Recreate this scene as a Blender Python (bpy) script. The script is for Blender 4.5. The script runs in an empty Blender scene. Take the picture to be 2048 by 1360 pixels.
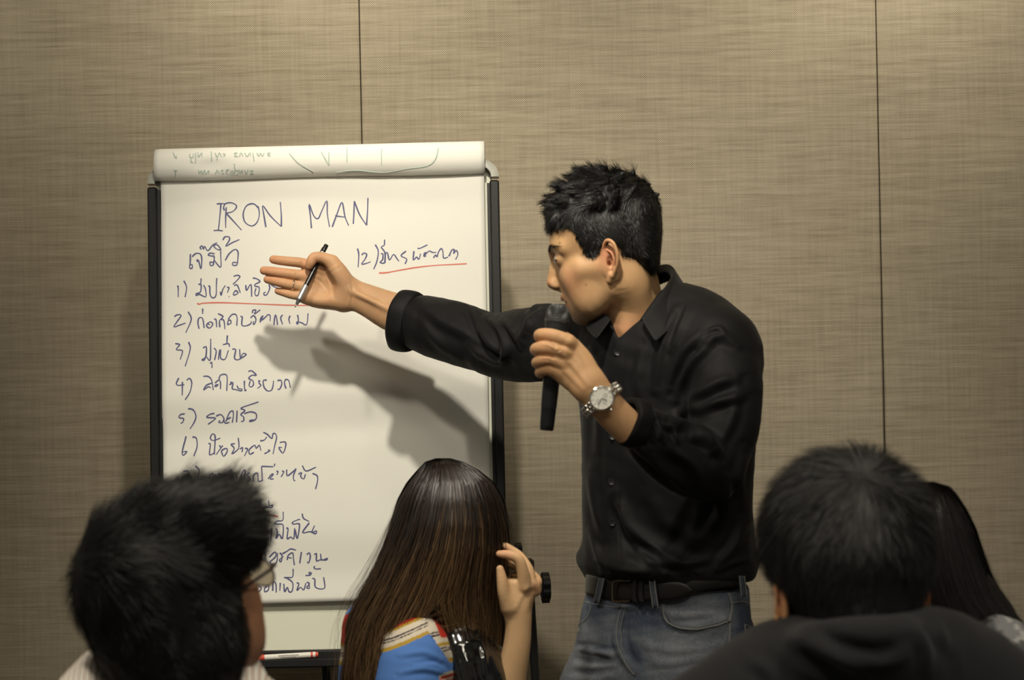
import bpy, math, random
import numpy as np
from mathutils import Matrix, Vector
np.seterr(all='ignore')
random.seed(7)
RNG = np.random.default_rng(11)
F32 = np.float32
PI = math.pi
scene = bpy.context.scene
COL = scene.collection

# ------------------------------------------------------------------ camera
CAMZ = 1.455
FPX = 4600.0
ROLL = math.radians(1.2)
CR, SR = math.cos(ROLL), math.sin(ROLL)
cam_data = bpy.data.cameras.new('camera')
cam = bpy.data.objects.new('camera', cam_data)
COL.objects.link(cam)
cam_data.sensor_width = 36.0
cam_data.lens = 36.0 * FPX / 2048.0
cam_data.clip_start = 0.05
cam_data.dof.use_dof = True
cam_data.dof.focus_distance = 4.45
cam_data.dof.aperture_fstop = 6.3
cam.matrix_world = Matrix.Translation((0, 0, CAMZ)) @ Matrix.Rotation(PI / 2, 4, 'X') @ Matrix.Rotation(-ROLL, 4, 'Z')
scene.camera = cam
scene.view_settings.view_transform = 'Standard'
scene.view_settings.look = 'None'
scene.view_settings.gamma = 1.0
scene.view_settings.use_curve_mapping = False
scene.view_settings.exposure = 0.25

# ------------------------------------------------------------------ world + lights
w = bpy.data.worlds.new('world')
scene.world = w
w.use_nodes = True
w.node_tree.nodes['Background'].inputs[0].default_value = (1.0, 0.93, 0.80, 1)
w.node_tree.nodes['Background'].inputs[1].default_value = 0.10


def aim(o, p, q):
    o.location = p
    o.rotation_euler = (Vector(q) - Vector(p)).to_track_quat('-Z', 'Y').to_euler()


def area_light(name, p, q, sx, sy, power, color):
    d = bpy.data.lights.new(name, 'AREA')
    d.shape = 'RECTANGLE'
    d.size, d.size_y, d.energy, d.color = sx, sy, power, color
    o = bpy.data.objects.new(name, d)
    COL.objects.link(o)
    aim(o, p, q)
    return o


def spot_light(name, p, q, power, color, deg, blend, r=0.04):
    d = bpy.data.lights.new(name, 'SPOT')
    d.energy, d.color = power, color
    d.spot_size, d.spot_blend, d.shadow_soft_size = math.radians(deg), blend, r
    o = bpy.data.objects.new(name, d)
    COL.objects.link(o)
    aim(o, p, q)
    return o


WARM = (1.0, 0.925, 0.79)
# ceiling fittings: a row washing the fabric wall, a row over the speaker, panels over the audience
for x in (-1.5, -0.35, 0.75, 1.9):
    spot_light('wall_washer', (x, 4.10, 2.93), (x, 4.9, 2.25), 82 if x > -1 and x < 1.5 else 46, (1.0, 0.925, 0.76), 74, 1.0, 0.06)
spot_light('speaker_downlight', (-0.15, 2.75, 2.93), (-0.02, 4.3, 1.42), 136, WARM, 52, 0.85, 0.05)
spot_light('speaker_downlight', (-1.15, 3.05, 2.93), (-0.1, 4.2, 1.40), 44, WARM, 54, 0.85, 0.05)
for x, y, e in ((-0.95, 2.3, 60), (0.95, 2.15, 36), (0.1, 3.1, 14)):
    spot_light('audience_downlight', (x, y, 2.93), (x, y + 0.12, 1.0), e, (1.0, 0.92, 0.76), 100, 0.8, 0.06)
area_light('ceiling_panel', (0.3, 1.3, 2.93), (0.2, 4.2, 1.2), 1.2, 0.6, 22, (1.0, 0.92, 0.76))


# ------------------------------------------------------------------ pixel -> point helpers (2048 x 1360 frame)
def P(u, v, Y):
    du, dv = u - 1024.0, v - 680.0
    return np.array([(CR * du - SR * dv) * Y / FPX, Y, CAMZ - (SR * du + CR * dv) * Y / FPX])


def PP(lst, Y=None):
    return np.array([P(p[0], p[1], p[2] if len(p) > 2 else Y) for p in lst])


def proj(q):
    X = q[:, 0] / q[:, 1] * FPX
    Z = (CAMZ - q[:, 2]) / q[:, 1] * FPX
    return CR * X + SR * Z + 1024.0, -SR * X + CR * Z + 680.0


def ss(x, a, b):
    t = np.clip((x - a) / (b - a), 0, 1)
    return t * t * (3 - 2 * t)


def catmull(pts, n):
    pts = np.asarray(pts, float)
    if len(pts) < 3 or n <= 1:
        if n <= 1:
            return pts
        t = np.linspace(0, 1, n * (len(pts) - 1) + 1)[:, None] * (len(pts) - 1)
        i = np.minimum(t.astype(int), len(pts) - 2)[:, 0]
        return pts[i] + (pts[i + 1] - pts[i]) * (t - i[:, None])
    q = np.vstack([2 * pts[0] - pts[1], pts, 2 * pts[-1] - pts[-2]])
    out = []
    for i in range(1, len(q) - 2):
        for k in range(n):
            t = k / n
            out.append(0.5 * (2 * q[i] + (q[i + 1] - q[i - 1]) * t + (2 * q[i - 1] - 5 * q[i] + 4 * q[i + 1] - q[i + 2]) * t * t
                              + (3 * q[i] - q[i - 1] - 3 * q[i + 1] + q[i + 2]) * t ** 3))
    out.append(pts[-1])
    return np.array(out)


# ------------------------------------------------------------------ materials
def mat(name, color=(0.5, 0.5, 0.5), rough=0.6, metal=0.0, attr=False, spec=0.5, sheen=0.0, sss=0.0, coat=0.0, noise=None, bump=None,
        ssc=(1.0, 0.35, 0.2), alpha=1.0, trans=0.0, emit=None, aniso=0.0):
    m = bpy.data.materials.new(name)
    m.use_nodes = True
    nt = m.node_tree
    b = nt.nodes['Principled BSDF']
    b.inputs['Base Color'].default_value = (*color, 1)
    b.inputs['Roughness'].default_value = rough
    b.inputs['Metallic'].default_value = metal
    b.inputs['Specular IOR Level'].default_value = spec
    b.inputs['Sheen Weight'].default_value = sheen
    b.inputs['Coat Weight'].default_value = coat
    b.inputs['Alpha'].default_value = alpha
    b.inputs['Transmission Weight'].default_value = trans
    if sheen:
        b.inputs['Sheen Roughness'].default_value = 0.4
    if sss:
        b.inputs['Subsurface Weight'].default_value = sss
        b.inputs['Subsurface Radius'].default_value = ssc
        b.inputs['Subsurface Scale'].default_value = 0.006
    if emit:
        b.inputs['Emission Color'].default_value = (*emit[0], 1)
        b.inputs['Emission Strength'].default_value = emit[1]
    src = None
    if attr:
        a = nt.nodes.new('ShaderNodeAttribute')
        a.attribute_name = 'col'
        src = a.outputs['Color']
    if noise:                                     # (scale, strength)  multiplies the colour
        tc = nt.nodes.new('ShaderNodeTexCoord')
        nz = nt.nodes.new('ShaderNodeTexNoise')
        nz.inputs['Scale'].default_value = noise[0]
        nz.inputs['Detail'].default_value = 4
        mr = nt.nodes.new('ShaderNodeMapRange')
        mr.inputs['From Min'].default_value = 0.25
        mr.inputs['From Max'].default_value = 0.75
        mr.inputs['To Min'].default_value = 1 - noise[1]
        mr.inputs['To Max'].default_value = 1 + noise[1]
        nt.links.new(tc.outputs['Object'], nz.inputs['Vector'])
        nt.links.new(nz.outputs['Fac'], mr.inputs['Value'])
        mx = nt.nodes.new('ShaderNodeVectorMath')
        mx.operation = 'SCALE'
        if src is None:
            mx.inputs[0].default_value = color
        else:
            nt.links.new(src, mx.inputs[0])
        nt.links.new(mr.outputs['Result'], mx.inputs['Scale'])
        src = mx.outputs['Vector']
    if src is not None:
        nt.links.new(src, b.inputs['Base Color'])
    if bump:                                      # (scale, strength, distance)
        tc = nt.nodes.new('ShaderNodeTexCoord')
        nz = nt.nodes.new('ShaderNodeTexNoise')
        nz.inputs['Scale'].default_value = bump[0]
        nz.inputs['Detail'].default_value = 5
        bp = nt.nodes.new('ShaderNodeBump')
        bp.inputs['Strength'].default_value = bump[1]
        bp.inputs['Distance'].default_value = bump[2]
        nt.links.new(tc.outputs['Object'], nz.inputs['Vector'])
        nt.links.new(nz.outputs['Fac'], bp.inputs['Height'])
        nt.links.new(bp.outputs['Normal'], b.inputs['Normal'])
    return m


def fabric_wall_mat():
    m = bpy.data.materials.new('woven_wall_fabric')
    m.use_nodes = True
    nt = m.node_tree
    N, L = nt.nodes, nt.links
    b = N['Principled BSDF']
    b.inputs['Roughness'].default_value = 0.85
    b.inputs['Specular IOR Level'].default_value = 0.2
    tc = N.new('ShaderNodeTexCoord')
    sep = N.new('ShaderNodeSeparateXYZ')
    L.new(tc.outputs['Object'], sep.inputs[0])

    def math_(op, a, c=None, v=None):
        n = N.new('ShaderNodeMath')
        n.operation = op
        if isinstance(a, float): n.inputs[0].default_value = a
        else: L.new(a, n.inputs[0])
        if c is not None:
            if isinstance(c, float): n.inputs[1].default_value = c
            else: L.new(c, n.inputs[1])
        return n.outputs[0]
    k = 2 * PI / 0.0048
    sx = math_('SINE', math_('MULTIPLY', sep.outputs['X'], k))
    sz = math_('SINE', math_('MULTIPLY', sep.outputs['Z'], k))
    weave = math_('MULTIPLY', sx, sz)

    def stretched(sxx, szz, scale, detail):
        mp = N.new('ShaderNodeMapping')
        mp.inputs['Scale'].default_value = (sxx, 1, szz)
        L.new(tc.outputs['Object'], mp.inputs[0])
        nz = N.new('ShaderNodeTexNoise')
        nz.inputs['Scale'].default_value = scale
        nz.inputs['Detail'].default_value = detail
        L.new(mp.outputs[0], nz.inputs['Vector'])
        return nz.outputs['Fac']
    streak = stretched(1.0, 22.0, 6.0, 4.0)
    slub = stretched(1.0, 40.0, 11.0, 2.0)
    vert = stretched(16.0, 0.7, 9.0, 3.0)
    blot = stretched(1.0, 1.5, 2.2, 2.0)
    fleck = stretched(120.0, 120.0, 3.0, 1.0)
    cr = N.new('ShaderNodeValToRGB')
    cr.color_ramp.elements[0].position = 0.24
    cr.color_ramp.elements[0].color = (0.120, 0.096, 0.066, 1)
    cr.color_ramp.elements[1].position = 0.74
    cr.color_ramp.elements[1].color = (0.395, 0.345, 0.260, 1)
    e = cr.color_ramp.elements.new(0.45)
    e.color = (0.255, 0.216, 0.153, 1)
    acc = math_('ADD', math_('MULTIPLY', streak, 0.28), math_('MULTIPLY', vert, 0.16))
    acc = math_('ADD', acc, math_('MULTIPLY', slub, 0.34))
    acc = math_('ADD', acc, math_('MULTIPLY', blot, 0.12))
    acc = math_('ADD', acc, math_('MULTIPLY', weave, 0.20))
    acc = math_('ADD', acc, math_('MULTIPLY', fleck, 0.06))
    L.new(acc, cr.inputs[0])
    L.new(cr.outputs[0], b.inputs['Base Color'])
    bp = N.new('ShaderNodeBump')
    bp.inputs['Strength'].default_value = 0.35
    bp.inputs['Distance'].default_value = 0.001
    L.new(acc, bp.inputs['Height'])
    L.new(bp.outputs[0], b.inputs['Normal'])
    return m


M = {}
M['skin'] = mat('skin', attr=True, rough=0.55, sss=0.35, spec=0.3, bump=(420, 0.12, 0.001), noise=(38, 0.07))
M['hair'] = mat('hair', attr=True, rough=0.5, spec=0.35)
M['hair_soft'] = mat('long_hair', attr=True, rough=0.42, spec=0.5)
M['black_cotton'] = mat('black_cotton', (0.0048, 0.0046, 0.0047), 0.66, spec=0.20, sheen=0.025, bump=(900, 0.25, 0.0006), noise=(10, 0.1))
M['tee'] = mat('charcoal_jersey', (0.017, 0.017, 0.0185), 0.9, spec=0.2, sheen=0.12, bump=(700, 0.3, 0.0007))
M['denim'] = mat('denim', attr=True, rough=0.8, spec=0.25, noise=(240, 0.22), bump=(1100, 0.4, 0.0005))
M['stitch'] = mat('stitch_thread', (0.20, 0.20, 0.19), 0.7)
M['leather'] = mat('belt_leather', (0.011, 0.0098, 0.009), 0.40, spec=0.35, bump=(260, 0.3, 0.0006))
M['buckle'] = mat('buckle_metal', (0.16, 0.13, 0.09), 0.3, metal=1.0)
M['steel'] = mat('brushed_steel', (0.72, 0.70, 0.64), 0.22, metal=1.0)
M['silver'] = mat('silver_metal', (0.85, 0.82, 0.75), 0.15, metal=1.0)
M['dial'] = mat('watch_dial', (0.78, 0.76, 0.68), 0.3, coat=0.6)
M['sub_dial'] = mat('sub_dial', (0.66, 0.65, 0.58), 0.35, metal=0.3)
M['dark_mark'] = mat('dark_mark', (0.05, 0.05, 0.05), 0.4)
M['mic_body'] = mat('microphone_body', (0.020, 0.021, 0.022), 0.42)
M['mic_end'] = mat('microphone_cap', (0.008, 0.009, 0.011), 0.30)
M['mic_mesh'] = mat('microphone_grille', (0.12, 0.12, 0.117), 0.38, metal=0.7)
M['mic_foam'] = mat('grille_foam', (0.010, 0.010, 0.010), 0.95, spec=0.1)
M['pen_black'] = mat('pen_black', (0.008, 0.008, 0.008), 0.3)
M['pen_grey'] = mat('pen_grip', (0.42, 0.42, 0.40), 0.3, metal=0.6)
M['paper'] = mat('flip_chart_paper', (0.78, 0.765, 0.69), 0.75, spec=0.2)
M['ink_blue'] = mat('blue_ink', (0.085, 0.090, 0.20), 0.6)
M['ink_red'] = mat('red_ink', (0.62, 0.16, 0.11), 0.6)
M['ink_teal'] = mat('teal_ink', (0.42, 0.50, 0.43), 0.7)
M['board'] = mat('board_face', (0.76, 0.76, 0.62), 0.28, spec=0.4)
M['frame'] = mat('frame_black', (0.011, 0.011, 0.0105), 0.45, spec=0.35)
M['frame_in'] = mat('frame_channel', (0.006, 0.006, 0.006), 0.5)
M['clip'] = mat('corner_plastic', (0.42, 0.42, 0.36), 0.35)
M['black_plastic'] = mat('black_plastic', (0.012, 0.012, 0.013), 0.35)
M['marker_red'] = mat('marker_red', (0.62, 0.075, 0.04), 0.4)
M['marker_white'] = mat('marker_white', (0.72, 0.70, 0.62), 0.4)
M['patent'] = mat('patent_black', (0.005, 0.005, 0.005), 0.14, coat=1.0)
M['stripe'] = mat('striped_cloth', attr=True, rough=0.85, spec=0.2, bump=(800, 0.3, 0.0006))
M['lens'] = mat('spectacle_lens', (1, 1, 1), 0.02, trans=1.0, spec=0.3)
M['glasses'] = mat('spectacle_frame', (0.035, 0.024, 0.018), 0.3)
M['eye'] = mat('eye', attr=True, rough=0.12, coat=0.5)
M['wall'] = fabric_wall_mat()
M['gap'] = mat('joint_dark', (0.012, 0.011, 0.008), 0.9)
M['ceiling'] = mat('ceiling_paint', (0.62, 0.58, 0.50), 0.9, noise=(3, 0.05))
M['carpet'] = mat('carpet', (0.09, 0.07, 0.055), 0.95, noise=(300, 0.4))
M['shoe'] = mat('shoe_leather', (0.02, 0.016, 0.013), 0.4)


# ------------------------------------------------------------------ object helpers
def mesh_obj(name, v, f, material, parent=None, col=None, smooth=True):
    me = bpy.data.meshes.new(name)
    v = np.asarray(v, dtype=F32)
    if isinstance(f, np.ndarray):
        nf, k = f.shape
        me.vertices.add(len(v))
        me.vertices.foreach_set('co', v.ravel())
        me.loops.add(nf * k)
        me.loops.foreach_set('vertex_index', f.astype(np.int32).ravel())
        me.polygons.add(nf)
        me.polygons.foreach_set('loop_start', np.arange(0, nf * k, k, dtype=np.int32))
        me.polygons.foreach_set('loop_total', np.full(nf, k, dtype=np.int32))
        me.update(calc_edges=True)
    else:
        me.from_pydata(v.tolist(), [], f)
        me.update()
    if smooth:
        me.polygons.foreach_set('use_smooth', np.ones(len(me.polygons), dtype=bool))
    if col is not None:
        a = me.color_attributes.new('col', 'FLOAT_COLOR', 'POINT')
        c = np.ones((len(v), 4), dtype=F32)
        c[:, :3] = col
        a.data.foreach_set('color', c.ravel())
    me.materials.append(material)
    o = bpy.data.objects.new(name, me)
    COL.objects.link(o)
    if parent is not None:
        o.parent = parent
        pw = parent.get('_loc')
        if pw is not None:
            o.location = (-pw[0], -pw[1], -pw[2])
    return o


def thing(name, label, cat, loc=(0, 0, 0), group=None):
    o = bpy.data.objects.new(name, None)
    o.empty_display_size = 0.05
    COL.objects.link(o)
    o.location = loc
    o['_loc'] = [float(a) for a in loc]
    o['label'] = label
    o['category'] = cat
    if group:
        o['group'] = group
    return o


class MB:
    """collects simple shapes in world space, built as one mesh"""
    def __init__(s):
        s.v, s.f = [], []

    def add(s, v, f):
        n = len(s.v)
        s.v += [tuple(map(float, p)) for p in v]
        s.f += [tuple(i + n for i in q) for q in f]
        return s

    def box(s, c, size, R=None, bev=0.0):
        hx, hy, hz = [a / 2 for a in size]
        b = min(bev, hx * .9, hy * .9, hz * .9)
        R = np.eye(3) if R is None else np.asarray(R)
        c = np.asarray(c, float)
        if b <= 0:
            v = [(x, y, z) for x in (-hx, hx) for y in (-hy, hy) for z in (-hz, hz)]
            f = [(0, 1, 3, 2), (4, 6, 7, 5), (0, 4, 5, 1), (2, 3, 7, 6), (0, 2, 6, 4), (1, 5, 7, 3)]
        else:
            v, idx = [], {}
            for sx in (-1, 1):
                for sy in (-1, 1):
                    for sz in (-1, 1):
                        for ax in range(3):
                            p = [sx * (hx - b), sy * (hy - b), sz * (hz - b)]
                            p[ax] = (sx, sy, sz)[ax] * (hx, hy, hz)[ax]
                            idx[(sx, sy, sz, ax)] = len(v)
                            v.append(p)
            g = lambda a, ax: idx[(a[0], a[1], a[2], ax)]
            f = []
            for ax in range(3):
                o1, o2 = [i for i in range(3) if i != ax]
                for sg in (-1, 1):
                    q = []
                    for s1, s2 in ((-1, -1), (1, -1), (1, 1), (-1, 1)):
                        a = [0, 0, 0]; a[ax] = sg; a[o1] = s1; a[o2] = s2
                        q.append(g(a, ax))
                    flip = (sg > 0) == (ax == 1)
                    f.append(tuple(q[::-1]) if flip else tuple(q))
            for ax in range(3):
                o1, o2 = [i for i in range(3) if i != ax]
                for s1 in (-1, 1):
                    for s2 in (-1, 1):
                        a = [0, 0, 0]; c2 = [0, 0, 0]
                        a[ax] = -1; a[o1] = s1; a[o2] = s2
                        c2[ax] = 1; c2[o1] = s1; c2[o2] = s2
                        f.append((g(a, o1), g(c2, o1), g(c2, o2), g(a, o2)))
            for sx in (-1, 1):
                for sy in (-1, 1):
                    for sz in (-1, 1):
                        f.append(tuple(g((sx, sy, sz), k) for k in range(3)))
        v = [c + R @ np.array(p) for p in v]
        return s.add(v, f)

    def tube(s, pts, r, n=10, caps=True):
        pts = np.asarray(pts, float)
        m = len(pts)
        r = np.full(m, r) if np.isscalar(r) else np.asarray(r)
        T = np.gradient(pts, axis=0)
        T /= np.linalg.norm(T, axis=1)[:, None] + 1e-12
        up = np.array([0, 0, 1.0]) if abs(T[0][2]) < 0.9 else np.array([1.0, 0, 0])
        A = np.cross(T[0], up); A /= np.linalg.norm(A)
        v = []
        for i in range(m):
            A = A - T[i] * np.dot(A, T[i]); A /= np.linalg.norm(A) + 1e-12
            B = np.cross(T[i], A)
            for k in range(n):
                t = 2 * PI * k / n
                v.append(pts[i] + r[i] * (math.cos(t) * A + math.sin(t) * B))
        f = [(i * n + k, i * n + (k + 1) % n, (i + 1) * n + (k + 1) % n, (i + 1) * n + k) for i in range(m - 1) for k in range(n)]
        if caps:
            f.append(tuple(range(n - 1, -1, -1)))
            f.append(tuple((m - 1) * n + k for k in range(n)))
        return s.add(v, f)

    def lathe(s, c, axis, prof, n=24):
        """prof: list of (radius, height along axis)"""
        axis = np.asarray(axis, float); axis /= np.linalg.norm(axis)
        A = np.cross(axis, (0, 0, 1) if abs(axis[2]) < 0.9 else (1, 0, 0)); A /= np.linalg.norm(A)
        B = np.cross(axis, A)
        c = np.asarray(c, float)
        v = [c + axis * h + rr * (math.cos(2 * PI * k / n) * A + math.sin(2 * PI * k / n) * B) for rr, h in prof for k in range(n)]
        f = [(i * n + k, i * n + (k + 1) % n, (i + 1) * n + (k + 1) % n, (i + 1) * n + k) for i in range(len(prof) - 1) for k in range(n)]
        f.append(tuple(range(n - 1, -1, -1)))
        f.append(tuple((len(prof) - 1) * n + k for k in range(n)))
        return s.add(v, f)

    def build(s, name, material, parent=None, smooth=True, auto=40):
        o = mesh_obj(name, s.v, s.f, material, parent, smooth=smooth)
        if smooth and auto:
            me = o.data
            import bmesh
            bm = bmesh.new(); bm.from_mesh(me)
            bmesh.ops.recalc_face_normals(bm, faces=bm.faces[:])
            lim = math.radians(auto)
            for e in bm.edges:
                if len(e.link_faces) == 2 and e.calc_face_angle(0) > lim:
                    e.smooth = False
            bm.to_mesh(me); bm.free()
        return o


def sheet(name, rows, material, parent, thick, sub=2, col=None):
    """loft a list of equally long 3-D polylines into a thin solid sheet"""
    rows = np.asarray(rows, float)
    m, n, _ = rows.shape
    v = rows.reshape(-1, 3)
    f = [(i * n + j, i * n + j + 1, (i + 1) * n + j + 1, (i + 1) * n + j) for i in range(m - 1) for j in range(n - 1)]
    o = mesh_obj(name, v, f, material, parent, col=col)
    md = o.modifiers.new('thickness', 'SOLIDIFY')
    md.thickness = thick
    md.offset = 0
    if sub:
        sb = o.modifiers.new('smooth', 'SUBSURF')
        sb.levels = sb.render_levels = sub
    return o


# ------------------------------------------------------------------ volumes: signed distance grids turned into meshes
class Vol:
    def __init__(s, lo, hi, h):
        s.lo = np.array(lo, float)
        s.h = h
        s.n = np.ceil((np.array(hi) - s.lo) / h).astype(int) + 1
        s.g = np.full(s.n, 0.2, dtype=F32)

    def block(s, lo, hi):
        a = np.clip(np.floor((np.array(lo) - s.lo) / s.h).astype(int), 0, s.n - 1)
        b = np.clip(np.ceil((np.array(hi) - s.lo) / s.h).astype(int) + 1, 1, s.n)
        b = np.maximum(b, a + 1)
        sl = tuple(slice(a[i], b[i]) for i in range(3))
        x = (s.lo[0] + np.arange(a[0], b[0]) * s.h).astype(F32)[:, None, None]
        y = (s.lo[1] + np.arange(a[1], b[1]) * s.h).astype(F32)[None, :, None]
        z = (s.lo[2] + np.arange(a[2], b[2]) * s.h).astype(F32)[None, None, :]
        return sl, x, y, z

    def put(s, sl, d, k, mode='add'):
        g = s.g[sl]
        if mode == 'sub':
            g = -g
        if k > 0:
            hh = np.maximum(k - np.abs(g - d), 0) / k
            r = np.minimum(g, d) - hh * hh * k * 0.25
        else:
            r = np.minimum(g, d)
        s.g[sl] = -r if mode == 'sub' else r

    def ell(s, c, r, R=None, k=0.01, mode='add'):
        c = np.asarray(c, float); r = np.asarray(r, float)
        m = (max(r) if R is not None else r) + 1.6 * k + 2 * s.h + 0.004
        sl, x, y, z = s.block(c - m, c + m)
        x, y, z = x - c[0], y - c[1], z - c[2]
        if R is not None:
            R = np.asarray(R)      # columns = local axes
            q = [(x * R[0, i] + y * R[1, i] + z * R[2, i]) for i in range(3)]
        else:
            q = [x, y, z]
        k0 = np.sqrt((q[0] / r[0]) ** 2 + (q[1] / r[1]) ** 2 + (q[2] / r[2]) ** 2)
        k1 = np.sqrt((q[0] / r[0] ** 2) ** 2 + (q[1] / r[1] ** 2) ** 2 + (q[2] / r[2] ** 2) ** 2) + 1e-9
        s.put(sl, (k0 * (k0 - 1) / k1).astype(F32), k, mode)
        return s

    def chain(s, pts, r, k=0.01, n=4, r2=None, wdir=None, mode='add'):
        """round chain; with wdir the section is elliptic: r along wdir, r2 across it"""
        pts = np.asarray(pts, float)
        r = np.full(len(pts), r) if np.isscalar(r) else np.asarray(r, float)
        cols = [pts, r[:, None]]
        if wdir is not None:
            r2 = np.full(len(pts), r2) if np.isscalar(r2) else np.asarray(r2, float)
            wd = np.asarray(wdir, float)
            if wd.ndim == 1:
                wd = np.tile(wd, (len(pts), 1))
            cols += [r2[:, None], wd]
        q = catmull(np.hstack(cols), n)
        rm = np.maximum(q[:, 3], q[:, 4]) if wdir is not None else q[:, 3]
        mg = 1.6 * k + 2 * s.h + 0.004
        lo = (q[:, :3] - rm[:, None]).min(0) - mg
        hi = (q[:, :3] + rm[:, None]).max(0) + mg
        sl, X, Y, Z = s.block(lo, hi)
        base = np.round((np.array([X.ravel()[0], Y.ravel()[0], Z.ravel()[0]]) - s.lo) / s.h).astype(int)
        D = np.full((X.size, Y.size, Z.size), 0.2, dtype=F32)
        for i in range(len(q) - 1):
            a, b = q[i, :3], q[i + 1, :3]
            rr = max(rm[i], rm[i + 1]) + mg + 0.012
            sb, x, y, z = s.block(np.minimum(a, b) - rr, np.maximum(a, b) + rr)
            sd = tuple(slice(max(sb[j].start - base[j], 0), max(min(sb[j].stop - base[j], D.shape[j]), 0)) for j in range(3))
            off = [max(base[j] - sb[j].start, 0) for j in range(3)]
            x = x[off[0]:off[0] + sd[0].stop - sd[0].start]
            y = y[:, off[1]:off[1] + sd[1].stop - sd[1].start]
            z = z[:, :, off[2]:off[2] + sd[2].stop - sd[2].start]
            if x.size == 0 or y.size == 0 or z.size == 0:
                continue
            ba = b - a
            L2 = float(ba @ ba) + 1e-12
            px, py, pz = x - a[0], y - a[1], z - a[2]
            t = np.clip((px * ba[0] + py * ba[1] + pz * ba[2]) / L2, 0, 1)
            dx, dy, dz = px - t * ba[0], py - t * ba[1], pz - t * ba[2]
            if wdir is None:
                d = np.sqrt(dx * dx + dy * dy + dz * dz) - (q[i, 3] + t * (q[i + 1, 3] - q[i, 3]))
            else:
                T = ba / math.sqrt(L2)
                W = q[i, 5:8] + q[i + 1, 5:8]
                W = W - T * (W @ T); W /= np.linalg.norm(W)
                V = np.cross(T, W)
                ru = q[i, 3] + t * (q[i + 1, 3] - q[i, 3])
                rv = q[i, 4] + t * (q[i + 1, 4] - q[i, 4])
                u_ = dx * W[0] + dy * W[1] + dz * W[2]
                v_ = dx * V[0] + dy * V[1] + dz * V[2]
                w_ = dx * T[0] + dy * T[1] + dz * T[2]
                rt = np.minimum(ru, rv)
                k0 = np.sqrt((u_ / ru) ** 2 + (v_ / rv) ** 2 + (w_ / rt) ** 2)
                k1 = np.sqrt((u_ / ru ** 2) ** 2 + (v_ / rv ** 2) ** 2 + (w_ / rt ** 2) ** 2) + 1e-9
                d = k0 * (k0 - 1) / k1
            D[sd] = np.minimum(D[sd], d)
        s.put(sl, D, k, mode)
        return s

    def func(s, lo, hi, fn, k=0.005, mode='add'):
        sl, x, y, z = s.block(lo, hi)
        d = np.broadcast_to(fn(x, y, z), s.g[sl].shape).astype(F32)
        s.put(sl, d, k, mode)
        return s

    def mesh(s):
        g = s.g
        g[0], g[-1] = np.maximum(g[0], 1e-3), np.maximum(g[-1], 1e-3)
        g[:, 0], g[:, -1] = np.maximum(g[:, 0], 1e-3), np.maximum(g[:, -1], 1e-3)
        g[:, :, 0], g[:, :, -1] = np.maximum(g[:, :, 0], 1e-3), np.maximum(g[:, :, -1], 1e-3)
        ins = g < 0
        cnt = np.zeros(tuple(np.array(g.shape) - 1), dtype=np.int8)
        sh = [(a, b, c) for a in (0, 1) for b in (0, 1) for c in (0, 1)]
        for a, b, c in sh:
            cnt += ins[a:g.shape[0] - 1 + a, b:g.shape[1] - 1 + b, c:g.shape[2] - 1 + c]
        act = (cnt > 0) & (cnt < 8)
        ijk = np.argwhere(act)
        idx = np.full(cnt.shape, -1, dtype=np.int32)
        idx[act] = np.arange(len(ijk))
        acc = np.zeros((len(ijk), 3)); num = np.zeros(len(ijk))
        val = {q: g[ijk[:, 0] + q[0], ijk[:, 1] + q[1], ijk[:, 2] + q[2]] for q in sh}
        for q in sh:
            for ax in range(3):
                if q[ax] == 0:
                    p = list(q); p[ax] = 1; p = tuple(p)
                    ga, gb = val[q], val[p]
                    cr = (ga < 0) != (gb < 0)
                    t = np.where(cr, ga / (ga - gb + 1e-20), 0)
                    pos = np.zeros((len(ijk), 3)); pos[:] = q
                    pos[:, ax] += t
                    acc += pos * cr[:, None]; num += cr
        v = (ijk + acc / num[:, None]) * s.h + s.lo
        faces = []
        for ax in range(3):
            sa = [slice(1, -1)] * 3; sb = [slice(1, -1)] * 3
            sa[ax] = slice(0, -1); sb[ax] = slice(1, None)
            A, B = ins[tuple(sa)], ins[tuple(sb)]
            e = np.argwhere(A != B)
            inside_first = A[tuple(e.T)]
            e = e + 1; e[:, ax] -= 1
            o1, o2 = (ax + 1) % 3, (ax + 2) % 3
            def cell(d1, d2):
                c = e.copy(); c[:, o1] -= d1; c[:, o2] -= d2
                return idx[c[:, 0], c[:, 1], c[:, 2]]
            q = np.stack([cell(1, 1), cell(0, 1), cell(0, 0), cell(1, 0)], 1)
            q[~inside_first] = q[~inside_first][:, ::-1]
            faces.append(q)
        f = np.vstack(faces)
        f = f[(f >= 0).all(1)]
        return v, f


def normals(v, f):
    a = v[f[:, 2]] - v[f[:, 0]]; b = v[f[:, 3]] - v[f[:, 1]]
    n = np.cross(a, b)
    N = np.zeros_like(v)
    for i in range(4):
        for c in range(3):
            N[:, c] += np.bincount(f[:, i], n[:, c], len(v))
    return N / (np.linalg.norm(N, axis=1)[:, None] + 1e-12)


def relax(v, f, it=2, lam=0.5):
    for _ in range(it):
        s = np.zeros_like(v); cnt = np.zeros(len(v))
        for i in range(4):
            j = f[:, (i + 1) % 4]
            for c in range(3):
                s[:, c] += np.bincount(f[:, i], v[j, c], len(v)) + np.bincount(j, v[f[:, i], c], len(v))
            cnt += np.bincount(f[:, i], minlength=len(v)) + np.bincount(j, minlength=len(v))
        v = v + lam * (s / cnt[:, None] - v)
    return v


def join(parts):
    V, Fc, C, n = [], [], [], 0
    for v, f, c in parts:
        V.append(v); Fc.append(f + n); C.append(np.broadcast_to(c, v.shape)); n += len(v)
    return np.vstack(V), np.vstack(Fc), np.vstack(C)


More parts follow.
